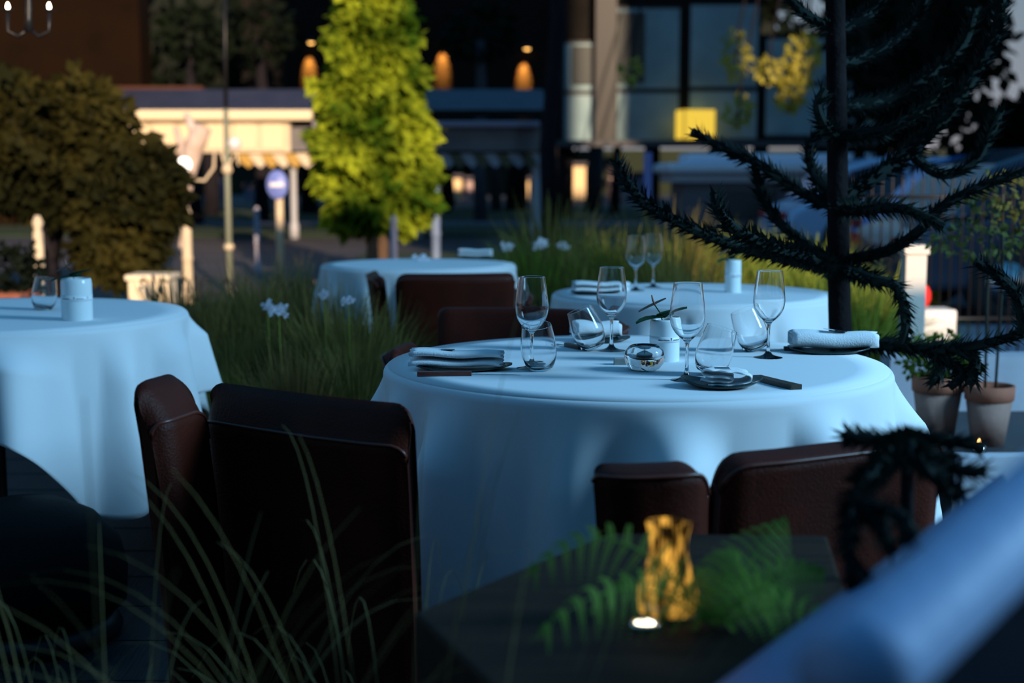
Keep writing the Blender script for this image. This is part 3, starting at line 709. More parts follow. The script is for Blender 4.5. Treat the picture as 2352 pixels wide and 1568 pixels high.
for i, br in enumerate(BR):
    m = MB(); spiky(m, [P(x, y, AY + dy) - base for x, y, dy in br], r=.017 if i != 4 else .024, L=.036, seed=i); m.build('branch', M_spk, AR, smooth=False)
BY = 1.75
b2 = P(2085, 1005, BY); base2 = Vector((b2.x, BY, 0))
A2 = thing('spiky_shrub', 'small dark spiky shrub with drooping twigs at lower right', 'shrub', base2)
m = MB(); m.tube([(0, 0, 0), (.01, 0, .4), b2 - base2], [.014, .011, .008], 10); m.build('stem', M_spkbark, A2)
for i, br in enumerate([[(2085, 1005, 0), (2150, 1050, -.05), (2210, 1080, -.1), (2260, 1085, -.1)], [(2085, 1005, 0), (2040, 1050, -.1), (1990, 1085, -.1), (1960, 1110, -.1)], [(2085, 1005, 0), (2110, 1060, -.15), (2160, 1110, -.15), (2210, 1140, -.2)],
        [(2085, 1005, 0), (2010, 1080, -.2), (1960, 1160, -.3), (1950, 1260, -.35), (1965, 1400, -.35)], [(1965, 1160, -.3), (2030, 1170, -.32), (2080, 1200, -.35), (2110, 1290, -.35)], [(1960, 1165, -.3), (2020, 1210, -.33), (2050, 1270, -.35)],
        [(1960, 1300, -.35), (2010, 1360, -.37), (2060, 1400, -.37)], [(2085, 1005, 0), (2000, 1010, .05), (1940, 1000, .1)], [(2085, 1005, 0), (2170, 1010, 0), (2260, 1030, 0)]]):
    m = MB(); spiky(m, [P(x, y, BY + dy) - base2 for x, y, dy in br], r=.009, L=.020, step=.004, seed=40 + i); m.build('branch', M_spk, A2, smooth=False)

# ------------------------------------------------------------------ foreground: planter, fern, spot, solid stand-ins for reflected light
PZ = .675
def gz(px, py): return G(px, py, PZ)
cs = [gz(950, 1405), gz(1400, 1222), gz(1900, 1228), gz(2050, 1700), gz(1180, 1620)]
m = MB(); n = len(cs)
m.add([Vector((c.x, c.y, PZ)) for c in cs] + [Vector((c.x, c.y, 0)) for c in cs], [tuple(range(n - 1, -1, -1)), tuple(range(n, 2 * n))] + [(i, (i + 1) % n, n + (i + 1) % n, n + i) for i in range(n)])
PLT = thing('planter_box', 'dark wooden planter box with fern, low in front of the main cloth', 'planter', (0, 0, 0))
m.build('box', M_dkwood, PLT, smooth=False, bevel=.006)
def frond(base, tip, lift, w, n=30, droop=.02):
    base, tip = Vector(base), Vector(tip); m = MB(); d = (tip - base); sd = Vector((1, 0, 0)) if abs(d.normalized().x) < .8 else Vector((0, -.6, .5)); pts = []
    for i in range(n + 1):
        t = i / n; pts.append(base + d * t + Vector((0, 0, lift * sin(pi * t * .9))))
    m.tube(pts, [.0016 * (1 - .8 * i / n) for i in range(n + 1)], 5)
    for i in range(1, n):
        t = i / n; c = pts[i]; T = (pts[i + 1] - pts[i - 1]).normalized(); L = w * (sin(pi * min(1, (1 - t) * .62 + .0)) ** .9) * (1 if t > .12 else .5)
        for s in (-1, 1):
            side = (T.cross(Vector((0, -1, .25))).normalized() * s); dirp = (side + T * .30).normalized(); k = 14
            for j in range(k):
                u = (j + .3) / k; q = c + dirp * (L * u) - Vector((0, 0, droop * u * u)); ln = .0060 * (1 - .6 * u)
                for s2 in (-1, 1):
                    e_ = (T * s2 + dirp * .5).normalized(); m.leafq(q, e_, dirp, ln * .6, ln)
    return m
FY = 1.55
M_fern = leafmat('fern_green', (.12, .26, .04), (.30, .50, .10), .4, 12)
fb = P(1640, 1560, FY); fb.z = PZ
FE = thing('fern', 'green fern with a tall feathery frond in the foreground planter', 'fern', fb)
for i, (x, y, Yt, lift, w, n) in enumerate(((1812, 1192, 1.68, .015, .062, 13), (1905, 1330, 1.52, .03, .05, 12), (1600, 1330, 1.66, .03, .045, 11), (1190, 1385, 1.50, .085, .045, 13), (1215, 1515, 1.40, .06, .045, 12), (1960, 1480, 1.36, .03, .05, 11), (1700, 1290, 1.60, .03, .05, 12), (1350, 1440, 1.45, .05, .045, 12), (1820, 1400, 1.45, .03, .055, 12))):
    frond((0, 0, 0), P(x, y, Yt) - fb, lift, w, n=n).build('frond', M_fern, FE, smooth=False)
# recessed spotlight, and a glowing form added for the golden reflection
sp_ = G(1482, 1427, PZ + .006); t = thing('spotlight', 'small round bright white spotlight set in the planter top', 'spotlight', (sp_.x, sp_.y, PZ))
m = MB(); m.lathe([(.013, 0), (.017, 0), (.017, .005), (.0145, .006), (.013, .005)], 32, closed=True); m.build('ring', M_steel, t)
m = MB(); rr = random.Random(2)
for i in range(14):
    a = i * 2.4; r = .0033 * sqrt(i); m.lathe([(.0019, .001), (.0019, .004), (.001, .005), (0, .0052)], 8, c=(r * cos(a), r * sin(a), 0))
m.build('bulb', mat('spot_emitter', (1, .9, .7), emit=(1, .86, .6), es=7), t)
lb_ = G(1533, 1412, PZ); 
t = thing('lantern', 'glowing golden ribbed form above the white spotlight, imitating a reflection', 'lantern', (lb_.x, lb_.y, PZ))  # no lamp of the place: golden reflection imitated by emission
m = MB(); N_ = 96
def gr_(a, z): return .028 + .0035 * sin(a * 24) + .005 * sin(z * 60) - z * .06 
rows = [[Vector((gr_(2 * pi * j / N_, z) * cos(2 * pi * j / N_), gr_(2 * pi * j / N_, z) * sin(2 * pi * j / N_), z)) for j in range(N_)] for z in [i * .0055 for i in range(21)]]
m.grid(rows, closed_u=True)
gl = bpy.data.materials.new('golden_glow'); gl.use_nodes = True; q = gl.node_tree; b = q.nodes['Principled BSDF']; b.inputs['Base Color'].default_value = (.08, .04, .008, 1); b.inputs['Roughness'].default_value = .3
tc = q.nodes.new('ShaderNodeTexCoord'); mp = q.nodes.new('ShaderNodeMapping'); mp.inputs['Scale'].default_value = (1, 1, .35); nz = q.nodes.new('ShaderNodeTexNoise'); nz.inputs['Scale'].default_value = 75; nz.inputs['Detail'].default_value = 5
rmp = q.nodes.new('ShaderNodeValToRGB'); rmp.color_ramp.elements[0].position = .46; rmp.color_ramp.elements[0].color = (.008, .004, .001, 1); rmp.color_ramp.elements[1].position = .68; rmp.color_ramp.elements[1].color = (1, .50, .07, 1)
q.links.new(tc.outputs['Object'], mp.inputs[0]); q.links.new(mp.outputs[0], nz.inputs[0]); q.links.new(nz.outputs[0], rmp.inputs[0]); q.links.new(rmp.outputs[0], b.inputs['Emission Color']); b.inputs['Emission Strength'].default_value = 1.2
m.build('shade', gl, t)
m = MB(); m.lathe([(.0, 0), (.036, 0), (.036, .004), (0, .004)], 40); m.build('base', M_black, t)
# solid form added close by for the blurred blue reflection at right
BE = thing('reflection_form', 'solid pale blue stand-in for a blurred reflection in the lower right corner', 'reflection_form', (0, 0, 0))
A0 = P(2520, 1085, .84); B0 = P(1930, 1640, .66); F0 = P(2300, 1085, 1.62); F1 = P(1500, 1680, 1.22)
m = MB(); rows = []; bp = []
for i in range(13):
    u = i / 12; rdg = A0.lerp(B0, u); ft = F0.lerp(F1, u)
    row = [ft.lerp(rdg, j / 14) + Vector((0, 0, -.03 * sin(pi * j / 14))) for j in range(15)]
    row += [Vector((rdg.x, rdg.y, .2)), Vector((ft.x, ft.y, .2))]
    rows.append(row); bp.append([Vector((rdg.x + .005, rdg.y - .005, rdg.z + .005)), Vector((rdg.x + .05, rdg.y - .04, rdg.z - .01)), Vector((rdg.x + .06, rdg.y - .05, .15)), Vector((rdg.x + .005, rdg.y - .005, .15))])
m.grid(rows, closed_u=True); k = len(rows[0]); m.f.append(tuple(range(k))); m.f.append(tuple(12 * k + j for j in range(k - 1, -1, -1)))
m.build('reflection_face', mat('blue_reflection', (.07, .20, .42), .45, .4, col2=(.10, .26, .5), scale=3, bump=.1, bscale=60), BE)
m = MB(); m.tube([A0.lerp(B0, i / 10) + Vector((0, 0, .012)) for i in range(11)], .027, 20); m.build('reflection_band', mat('pale_blue_reflection', (.30, .42, .66), .5, .4, col2=(.36, .48, .72), scale=3, bump=.1, bscale=60), BE)
m = MB(); m.grid(bp, closed_u=True); m.f.append((0, 1, 2, 3)); m.f.append((51, 50, 49, 48)); m.build('reflection_dark_side', mat('navy_dark_side', (.004, .006, .012), .8, .1, bump=.1, bscale=60), BE, smooth=False)  # darkness beyond the blue reflection, put in as a navy sheet
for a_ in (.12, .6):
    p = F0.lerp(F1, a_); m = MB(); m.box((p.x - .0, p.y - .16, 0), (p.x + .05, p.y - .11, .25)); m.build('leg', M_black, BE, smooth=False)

# ------------------------------------------------------------------ right side: wall, pots, fence, cars
M_whitewall = mat('white_plaster', (.52, .50, .55), .8, col2=(.42, .41, .46), scale=5, bump=.15, bscale=30)
m = MB(); w0 = P(2040, 990, 5.6); m.box((w0.x, 5.6, 0), (4.6, 5.75, P(2200, 818, 5.6).z)); struct(m.build('wall_right', M_whitewall, smooth=False))
m = MB(); zl = P(2200, 1020, 4.9).z; m.box((w0.x - .05, 4.6, 0), (4.6, 5.6, max(.02, zl))); struct(m.build('trim_2', mat('dark_ledge', (.035, .035, .04), .6, col2=(.05, .05, .055), scale=6), smooth=False))
m = MB(); m.box((w0.x - .05, 4.52, 0), (4.6, 4.6, max(.03, zl) + .03)); struct(m.build('trim_3', mat('pale_kerb', (.55, .56, .62), .6, col2=(.48, .5, .56), scale=8), smooth=False))
zl = max(.02, zl)
M_terra = mat('terracotta', (.40, .13, .07), .8, col2=(.30, .10, .06), scale=9, bump=.2, bscale=40)
M_terra2 = mat('terracotta_limed', (.34, .20, .16), .85, col2=(.24, .13, .10), scale=6, bump=.2, bscale=40)
def pot(px, py, Y, r, h, label, plant):
    b = P(px, py, Y); b.z = zl
    t = thing('plant_pot', label, 'plant pot', b)
    m = MB(); m.lathe([(0, 0), (r * .68, 0), (r * .95, h * .74), (r * .9, h * .74), (r * .64, .02), (0, .02)], 32); m.build('pot', M_terra2, t)
    m = MB(); m.lathe([(r * .93, h * .74), (r * 1.02, h * .76), (r * 1.05, h), (r * .95, h), (r * .92, h * .78)], 32, closed=True); m.build('rim', M_terra, t)
    m = MB(); m.lathe([(0, h * .85), (r * .93, h * .85), (r * .93, h * .8), (0, h * .8)], 24); m.build('soil', mat('soil', (.03, .02, .015), .95), t)
    if plant == 'bush':
        m = MB(); crown(m, [((-.02, 0, h + .07), .095, .09, .075), ((.07, 0, h + .04), .07, .07, .06)], 900, .026, 4); m.build('foliage', leafmat('pot_leaves', (.05, .09, .015), (.16, .22, .03), .4, 6), t, smooth=False)
        m = MB(); m.tube([(0, 0, h * .8), (0, 0, h + .12)], .01, 8); m.build('stem', M_bark_dk, t)
    else:
        m = MB(); m.tube([(-.015, 0, h * .8), (-.02, 0, h + .3), (-.015, 0, h + .55)], .005, 8); m.tube([(.02, 0, h * .8), (.03, 0, h + .35), (.02, 0, h + .66)], .005, 8)
        m.build('stem', mat('green_bark', (.02, .022, .014), .8), t)
        m = MB(); crown(m, [((-.06, 0, h + .50), .17, .12, .05), ((.06, 0, h + .66), .16, .12, .06), ((.02, 0, h + .58), .1, .1, .05)], 420, .03, 9); m.build('foliage', leafmat('olive_sprig', (.05, .07, .02), (.14, .16, .05), .4, 5), t, smooth=False)
pot(2150, 1000, 5.0, .088, .23, 'terracotta pot with a rounded green bush, left one of two', 'bush')
pot(2268, 1010, 4.9, .082, .21, 'terracotta pot with two thin tall stems, right one', 'stems')
m = MB(); m.lathe([(0, 0), (.02, 0), (.022, .03), (.012, .032), (0, .032)], 20); p = P(2250, 985, 4.72); p.z = zl
t = thing('tealight', 'tiny amber tealight on the dark ledge before the pots', 'candle', p); m.build('cup', M_steel, t)
m = MB(); m.lathe([(.0, .033), (.006, .036), (.004, .046), (0, .055)], 12); m.build('flame', mat('flame', (1, .5, .1), emit=(1, .45, .12), es=9), t)
# pillar, red sign disc, box
m = MB(); p = P(2095, 700, 6.1); m.box((-.05, -.05, 0), (.05, .05, 1.05)); m.box((-.06, -.06, 1.05), (.06, .06, 1.10)); o = m.build('gate_pillar', mat('cream_stucco', (.62, .55, .46), .8, col2=(.5, .45, .4), scale=5), smooth=False, bevel=.005); o.location = (p.x, 6.1, 0); o.scale = (.9, .9, .80); tag(o, 'cream stone gate pillar right of the spiky tree', 'pillar')
m = MB(); m.lathe([(0, -.01), (.08, -.01), (.08, .01), (0, .01)], 32, M=Matrix.Rotation(pi / 2, 3, 'X')); t = thing('round_sign', 'red round sign peeking out behind the cream pillar', 'sign', (P(2102, 680, 7.4).x, 7.4, 0))
o = m.build('disc', mat('red_enamel', (.75, .03, .03), .3), t); o.location.z = P(2102, 680, 7.4).z
m = MB(); m.tube([(0, .02, 0), (0, .02, P(2102, 680, 7.4).z)], .012, 8); m.build('post', M_black, t)
m = MB(); p = P(2130, 750, 7.8); m.box((-.10, -.1, 0), (.13, .1, .3)); o = m.build('electric_box', mat('white_box', (.7, .68, .66), .6), smooth=False, bevel=.01); o.location = (p.x, 7.8, 0); o.scale = (1, 1, (P(2130, 708, 7.8).z) / .3); tag(o, 'small white utility box right of the cream pillar', 'utility box')
# iron fence with bars
FYE = 8.2
FN = thing('iron_fence', 'black iron railing with many upright bars at right', 'fence', (0, 0, 0))
xa, xb = P(1955, 500, FYE).x, P(2420, 500, FYE).x
m = MB()
for z in (.35, 1.05): m = MB(); m.tube([(xa, FYE, z), (xb, FYE, z)], .011, 8); m.build('rail', M_black, FN)
k = int((xb - xa) / .058)
for i in range(k + 1):
    x = xa + i * .058; m = MB(); m.tube([(x, FYE, -.02), (x, FYE, 1.14), (x, FYE, 1.19)], [.006, .006, .0015], 6); m.build('bar', M_black, FN)
# cars
def car(loc, rz, label, col, name):
    t = thing('car', label, 'car', loc, rz)
    body = mat(name, col, .25, .5, coat=.6)
    side = [(-2.1, .32), (-2.12, .55), (-2.0, .72), (-1.75, .82), (-1.2, .86), (1.05, .90), (1.85, .74), (2.08, .58), (2.12, .34), (1.85, .26), (-1.9, .26)]
    m = MB(); m.extr(side, lambda x, z: Vector((x, -.86, z)), lambda x, z: Vector((x, .86, z))); m.build('body', body, t, smooth=False, bevel=.07)
    cab = [(-1.75, .84), (-1.35, 1.28), (-.9, 1.42), (.2, 1.44), (.75, 1.30), (1.25, .88)]
    m = MB(); m.extr(cab, lambda x, z: Vector((x, -.84 + (z - .84) * .28, z)), lambda x, z: Vector((x, .84 - (z - .84) * .28, z))); c = m.build('cabin', body, t, smooth=False, bevel=.05)
    gm_ = mat('car_glass', (.02, .035, .06), .05, .8)
    for pane in ([(-1.45, .92), (-1.2, 1.24), (-.85, 1.34), (-.45, 1.36), (-.45, .92)], [(-.38, .92), (-.38, 1.36), (.2, 1.37), (.6, 1.26), (1.0, .94)]):
        for s in (-1, 1):
            m = MB(); m.extr(pane, lambda x, z: Vector((x, s * (.852 - (z - .84) * .28), z)), lambda x, z: Vector((x, s * (.832 - (z - .84) * .28), z))); m.build('window', gm_, c, smooth=False)
    m = MB(); m.add([(1.24, -.7, .93), (1.24, .7, .93), (.80, .62, 1.28), (.80, -.62, 1.28)], [(0, 1, 2, 3)]); m.build('windscreen', gm_, c, smooth=False)
    for x in (-1.3, 1.3):
        for s in (-1, 1):
            m = MB(); m.lathe([(0, -.1), (.2, -.1), (.31, -.09), (.32, 0), (.31, .09), (.2, .1), (0, .1)], 28, c=(x, s * .80, .32), M=Matrix.Rotation(pi / 2, 3, 'X')); w = m.build('wheel', mat('tyre', (.015, .015, .017), .8), t)
            m = MB(); m.lathe([(0, -.02), (.17, -.02), (.18, 0), (0, .02)], 20, c=(x, s * .905, .32), M=Matrix.Rotation(pi / 2, 3, 'X')); m.build('hubcap', M_steel, w)
    for y in (-.75, .5): m = MB(); m.box((-2.13, y, .58), (-2.08, y + .25, .68)); m.build('tail_lamp', mat('red_lens', (.4, .02, .02), .2), t, smooth=False)
    return t
def gl_(px, Y): v = P(px, 400, Y); return (v.x, Y, -.02)
car(gl_(2560, 12.4), radians(4), 'black car parked nearest behind the iron railing', (.03, .04, .07), 'black_paint')
car(gl_(2420, 16.5), radians(2), 'bright blue car behind the railing, left end visible', (.04, .26, .8), 'blue_paint')
car(gl_(2560, 22.5), radians(0), 'dark red car farther back at the right edge', (.18, .02, .025), 'red_paint')
car(gl_(2110, 20.5), radians(3), 'silver blue car seen between the spiky branches', (.4, .55, .8), 'silver_paint')

# ------------------------------------------------------------------ street furniture, pavilion, buildings
M_cream = mat('cream_paint', (.66, .54, .38), .6, col2=(.58, .47, .34), scale=4)
M_greenpost = mat('grey_green_paint', (.20, .22, .17), .5)
# no-entry style sign
SY = 15.3; p = P(640, 430, SY)
t = thing('road_sign', 'round blue sign with a white bar on a cream post', 'sign', (p.x, SY, 0))
m = MB(); m.tube([(0, .03, 0), (0, .03, P(640, 395, SY).z)], .043, 14); m.build('post', M_cream, t)
zc = P(638, 424, SY).z
m = MB(); m.lathe([(0, -.012), (.125, -.012), (.13, 0), (.125, .012), (0, .012)], 40, c=(-.01, -.03, zc), M=Matrix.Diagonal((.9, 1, 1.2)).to_3x3() @ Matrix.Rotation(pi / 2, 3, 'X')); di = m.build('disc', mat('sign_blue', (.16, .22, .62), .4), t)
m = MB(); m.box((-.085, -.052, zc - .022), (.065, -.044, zc + .022)); m.build('bar', mat('sign_white', (.75, .75, .82), .4), di, smooth=False)
# lamp post with curved arms
LPY = 14.2; p = P(522, 400, LPY)
t = thing('street_lamp', 'thin lamp post with curved arms and white globes left of the blue sign', 'street lamp', (p.x, LPY, 0))
zz = lambda py: P(522, py, LPY).z
m = MB(); m.tube([(0, 0, 0), (0, 0, zz(420)), (0, 0, zz(250))], [.034, .03, .026], 12); m.build('post', M_greenpost, t)
m = MB(); m.tube([(0, 0, zz(250)), (.01, 0, zz(100)), (.02, 0, zz(-60))], [.022, .02, .018], 10); m.build('upper_post', M_black, t)
m = MB(); m.lathe([(.03, 0), (.05, .02), (.05, .05), (.03, .07)], 20, c=(0, 0, zz(575))); m.build('collar', M_cream, t); m = MB(); m.lathe([(.03, 0), (.055, .03), (.045, .08), (.03, .1)], 20, c=(0, 0, zz(400))); m.build('collar', M_cream, t)
def xx(px): return (px - 522) * LPY / FPX
for s, arm, g in ((-1, [(522, 400), (510, 350), (495, 345), (492, 385), (470, 415), (440, 412), (426, 395)], (425, 377)), (1, [(522, 400), (530, 370), (545, 350), (548, 380)], (540, 330))):
    m = MB(); m.tube([(xx(x), 0, zz(y)) for x, y in arm], .014, 8); a_ = m.build('arm', M_cream, t)
    m = MB(); m.lathe([(0, -.07), (.04, -.06), (.065, -.02), (.065, .02), (.04, .06), (0, .07)], 24, c=(xx(g[0]), 0, zz(g[1])))
    m.build('globe', mat('globe_lit', (1, .97, .9), emit=(1, .93, .8), es=3.5) if s < 0 else mat('globe_white', (.75, .72, .75), .3), a_)
# pale forked tree
PY = 14.8; p = P(425, 400, PY)
t = thing('pale_tree', 'pale pinkish forked tree trunk behind the curved lamp arm', 'tree', (p.x, PY, 0)); q = lambda x, y: (( x - 425) * PY / FPX, 0, P(425, y, PY).z)
m = MB(); m.tube([(0, 0, 0), q(425, 560), q(420, 470), q(432, 400), q(445, 340), q(470, 290)], [.045, .05, .055, .08, .11, .09], 12); m.tube([q(432, 400), q(420, 340), q(405, 290)], [.07, .05, .02], 12); m.tube([q(445, 350), q(448, 300), q(430, 260)], [.06, .05, .03], 10)
m.tube([q(425, 500), q(412, 560), q(398, 590)], [.03, .025, .012], 8); m.build('trunk', mat('pale_bark', (.62, .50, .46), .75, col2=(.45, .33, .28), scale=4, bump=.3), t)
# posts and pier
for px, top, Y, w, lb in ((82, 488, 9.9, .036, 'cream turned post at the far left edge'), (425, 470, 13.2, .045, 'cream post below the pale tree trunk'), (588, 470, 17, .035, 'thin grey post between lamp post and blue sign'), (903, 490, 14.0, .033, 'pale thin post right of the bright tree trunk'), (1000, 410, 16, .05, 'blue-grey post right of the bright tree')):
    zt = P(px, top, Y).z; p = P(px, 400, Y); m = MB()
    m.lathe([(w * 1.3, 0), (w * 1.3, .1), (w, .12), (w, zt * .45), (w * 1.15, zt * .46), (w * 1.15, zt * .49), (w, zt * .5), (w, zt - .12), (w * .7, zt - .1), (w * 1.1, zt - .05), (w * .5, zt), (0, zt)], 20)
    o = m.build('bollard_post', M_cream if px < 500 else (mat('grey_lilac', (.34, .33, .42), .6) if px < 950 else mat('steel_blue', (.14, .2, .34), .6)), None); o.location = (p.x, Y, -.02); tag(o, lb, 'post')
PIY = 9.9; p = P(344, 400, PIY); zt = P(344, 628, PIY).z
m = MB(); hw = 46 * PIY / FPX; m.box((-hw, -hw, 0), (hw, hw, zt - .04)); m.box((-hw * 1.13, -hw * 1.13, zt - .04), (hw * 1.13, hw * 1.13, zt)); o = m.build('stone_pier', mat('sunlit_stone', (.80, .68, .50), .75, col2=(.72, .6, .45), scale=3), smooth=False, bevel=.01); o.location = (p.x, PIY, 0); tag(o, 'cream stone pier behind the left table', 'pier')
FK = 9.5
RL = thing('iron_railing', 'low black iron railing with forked finials behind the left table', 'fence', (0, FK, 0))
m = MB(); z_ = P(400, 702, FK).z
m.tube([(P(-40, 400, FK).x, 0, z_), (P(1300, 400, FK).x, 0, z_)], .012, 8); m.build('rail', M_black, RL)
for px in (345, 442, 540, 638, 735, 950, 1060):
    x = P(px, 400, FK).x; m = MB(); h0 = z_; h1 = P(px, 638, FK).z
    m.tube([(x, 0, 0), (x, 0, h0 + .03)], .012, 8); m.tube([(x, 0, h0), (x, 0, h1 + .02)], .010, 8)
    for s in (-1, 1): m.tube([(x, 0, h0 + .02), (x + s * .035, 0, h0 + .07), (x + s * .045, 0, h1 - .02), (x + s * .065, 0, h1), (x + s * .085, 0, h1 - .035)], [.012, .012, .009, .008, .012], 8)
    m.build('finial', M_black, RL)
# terracotta-coloured long planter box at far left
m = MB(); pa = P(-60, 690, 9.0); pb_ = P(70, 690, 9.0); m.box((pa.x, 8.8, 0), (pb_.x, 9.2, P(0, 668, 9.0).z)); o = m.build('clay_trough', M_terra, smooth=False, bevel=.02); tag(o, 'salmon clay trough at the left edge beyond the left table', 'planter')
m = MB(); cc = P(0, 640, 9.0); crown(m, [((0, 0, .12), .22, .2, .16)], 500, .07, 3); o = m.build('shrub', M_dkleaf, smooth=False); o.location = (P(10, 640, 9).x, 9.0, P(0, 668, 9).z); tag(o, 'small black shrub in the clay trough at the left edge', 'shrub')

# pavilion
VY = 26.0
PV = thing('park_pavilion', 'long low pavilion with cream eaves and dark tiled roof', 'pavilion', (0, 0, 0))
def X(px, Y): return P(px, 400, Y).x
def Z(py, Y): return P(1176, py, Y).z
def slab(name, px0, px1, py0, py1, Y, dep, m_, par, bev=0.0, sm=False):
    b = MB(); b.box((X(px0, Y), Y, Z(py1, Y)), (X(px1, Y), Y + dep, Z(py0, Y))); return b.build(name, m_, par, smooth=sm, bevel=bev)
M_roof = mat('slate_roof', (.030, .028, .05), .6, col2=(.05, .045, .075), scale=3, bump=.4, bscale=8)
m = MB(); xa, xb = X(150, VY), X(1255, VY)
m.add([(xa, VY, Z(252, VY)), (xb, VY, Z(252, VY)), (xb, VY + 3.2, Z(205, VY + 3.2)), (xa, VY + 3.2, Z(205, VY + 3.2)), (xa, VY + 3.2, Z(252, VY)), (xb, VY + 3.2, Z(252, VY))], [(0, 1, 2, 3), (0, 4, 5, 1), (2, 5, 4, 3), (0, 3, 4), (1, 5, 2)])
m.build('roof', M_roof, PV, smooth=False)
slab('gutter', 265, 718, 252, 276, VY - .25, .25, mat('cream_cornice', (.80, .66, .46), .6), PV, .04)
slab('gutter', 718, 1240, 278, 292, VY - .2, .2, mat('shaded_cornice', (.26, .24, .32), .6), PV, .03)  # shade on the right part is painted into the cornice colour
fa = slab('fascia', 285, 668, 276, 350, VY, .25, M_cream, PV)
for i in range(6):
    x0 = 292 + i * 62; b = MB(); b.box((X(x0, VY), VY - .03, Z(344, VY)), (X(x0 + 50, VY), VY - .0, Z(282, VY))); b.build('fascia_panel', mat('cream_panel', (.74, .60, .42), .6), fa, smooth=False, bevel=.02)
slab('fascia', 668, 1250, 292, 346, VY, .25, mat('shaded_fascia', (.17, .16, .17), .7, col2=(.12, .115, .125), scale=2), PV)  # continues the cream fascia, its shade painted in as grey
for i in range(26):
    px = 545 + i * 27
    cm = mat('valance_cream', (.62, .52, .40), .7) if i % 2 else mat('valance_gold', (.42, .26, .06), .7)
    if px > 720: cm = mat('valance_cream_shaded', (.32, .34, .40), .7) if i % 2 else mat('valance_gold_shaded', (.10, .09, .05), .7)  # right-hand flaps: same stripes with shade painted in
    b = MB(); Y_ = VY + .1; x0, x1 = X(px, Y_), X(px + 25, Y_); z0, z1 = Z(352, Y_), Z(386, Y_); sh = .12
    b.add([(x0, Y_, z0), (x1, Y_, z0), (x1 + sh, Y_, z1 + .1), ((x0 + x1) / 2 + sh, Y_, z1), (x0 + sh * .6, Y_, z1 + .1)] + [(x0, Y_ + .02, z0), (x1, Y_ + .02, z0), (x1 + sh, Y_ + .02, z1 + .1), ((x0 + x1) / 2 + sh, Y_ + .02, z1), (x0 + sh * .6, Y_ + .02, z1 + .1)],
          [(0, 1, 2, 3, 4), (9, 8, 7, 6, 5), (0, 5, 6, 1), (1, 6, 7, 2), (2, 7, 8, 3), (3, 8, 9, 4), (4, 9, 5, 0)]); b.build('valance_flap', cm, PV, smooth=False)
for px, w in ((1232, 20), (668, 14), (300, 18), (960, 10)):
    b = MB(); x = X(px, VY); r = w * VY / FPX / 2; b.lathe([(r * 1.5, 0), (r * 1.5, .25), (r, .3), (r, Z(400, VY)), (r * 1.3, Z(380, VY)), (r * 2.4, Z(350, VY))], 18, c=(x, VY + .3, 0)); b.build('column', mat('pale_column', (.42, .43, .48), .6), PV)
# brown building at the upper left
m = MB(); YB = 25.5
BB = thing('brown_building', 'brown plastered building corner at upper left', 'building', (0, 0, 0))
m.box((X(-300, 33), 33, 0), (X(330, 33), 34, Z(-260, 33))); m.build('wall', mat('brown_plaster', (.011, .0045, .0015), .9, .1, col2=(.006, .0028, .001), scale=.8, bump=.2, bscale=6), BB, smooth=False)
slab('ledge', 150, 470, 198, 214, 32.6, .4, mat('rust_ledge', (.07, .02, .008), .8), BB)
# dark building with lamps and grey windows
DY = 40.0
M_fac = mat('dark_facade', (.009, .008, .007), .9, .1, col2=(.013, .011, .010), scale=1.5, bump=.15, bscale=5)
DB = thing('window_building', 'dark building with large grey-blue windows at upper right', 'building', (0, 0, 0))
slab('wall', 560, 1740, -120, 332, DY, .6, M_fac, DB)
slab('wall', 1735, 2070, 78, 332, DY, .6, M_fac, DB)
slab('ledge', 1280, 2075, 322, 336, DY - 1.1, 1.2, mat('ledge_dark', (.06, .06, .07), .7), DB)
M_pane = mat('frosted_pane_sky', (.16, .26, .30), .5, .4, col2=(.24, .36, .40), scale=.9)  # sky reflection on the frosted panes is painted in as grey-teal
M_panel_dk = mat('dark_pane', (.012, .018, .018), .3)
def window(px0, px1, py0, py1, split=205):
    fr = slab('window', px0 - 6, px1 + 6, py0 - 6, py1 + 6, DY - .12, .14, M_black, DB)
    slab('pane', px0, px1, py0, split - 5, DY - .16, .05, M_pane, fr); slab('pane', px0, px1, split + 6, py1, DY - .16, .05, M_pane, fr)
    return fr
w1 = window(1296, 1364, 100, 325, 212); slab('pane', 1312, 1364, 105, 195, DY - .2, .04, M_panel_dk, w1)
w2 = window(1416, 1556, 20, 323, 208); slab('pane', 1416, 1478, 28, 190, DY - .2, .04, M_panel_dk, w2)
window(1582, 1735, 12, 318, 204); window(1756, 1908, 90, 310, 192); window(1942, 2050, 100, 305, 186)
slab('pillar', 1366, 1414, -60, 332, DY - .5, .5, M_black, DB)
for px in (480, 800, 1300, 1500, 1750, 2000):
    b = MB(); b.tube([(X(px, DY), DY + .3, 0), (X(px, DY), DY + .3, Z(330, DY))], .22, 14); b.build('column', M_bark_dk, DB)
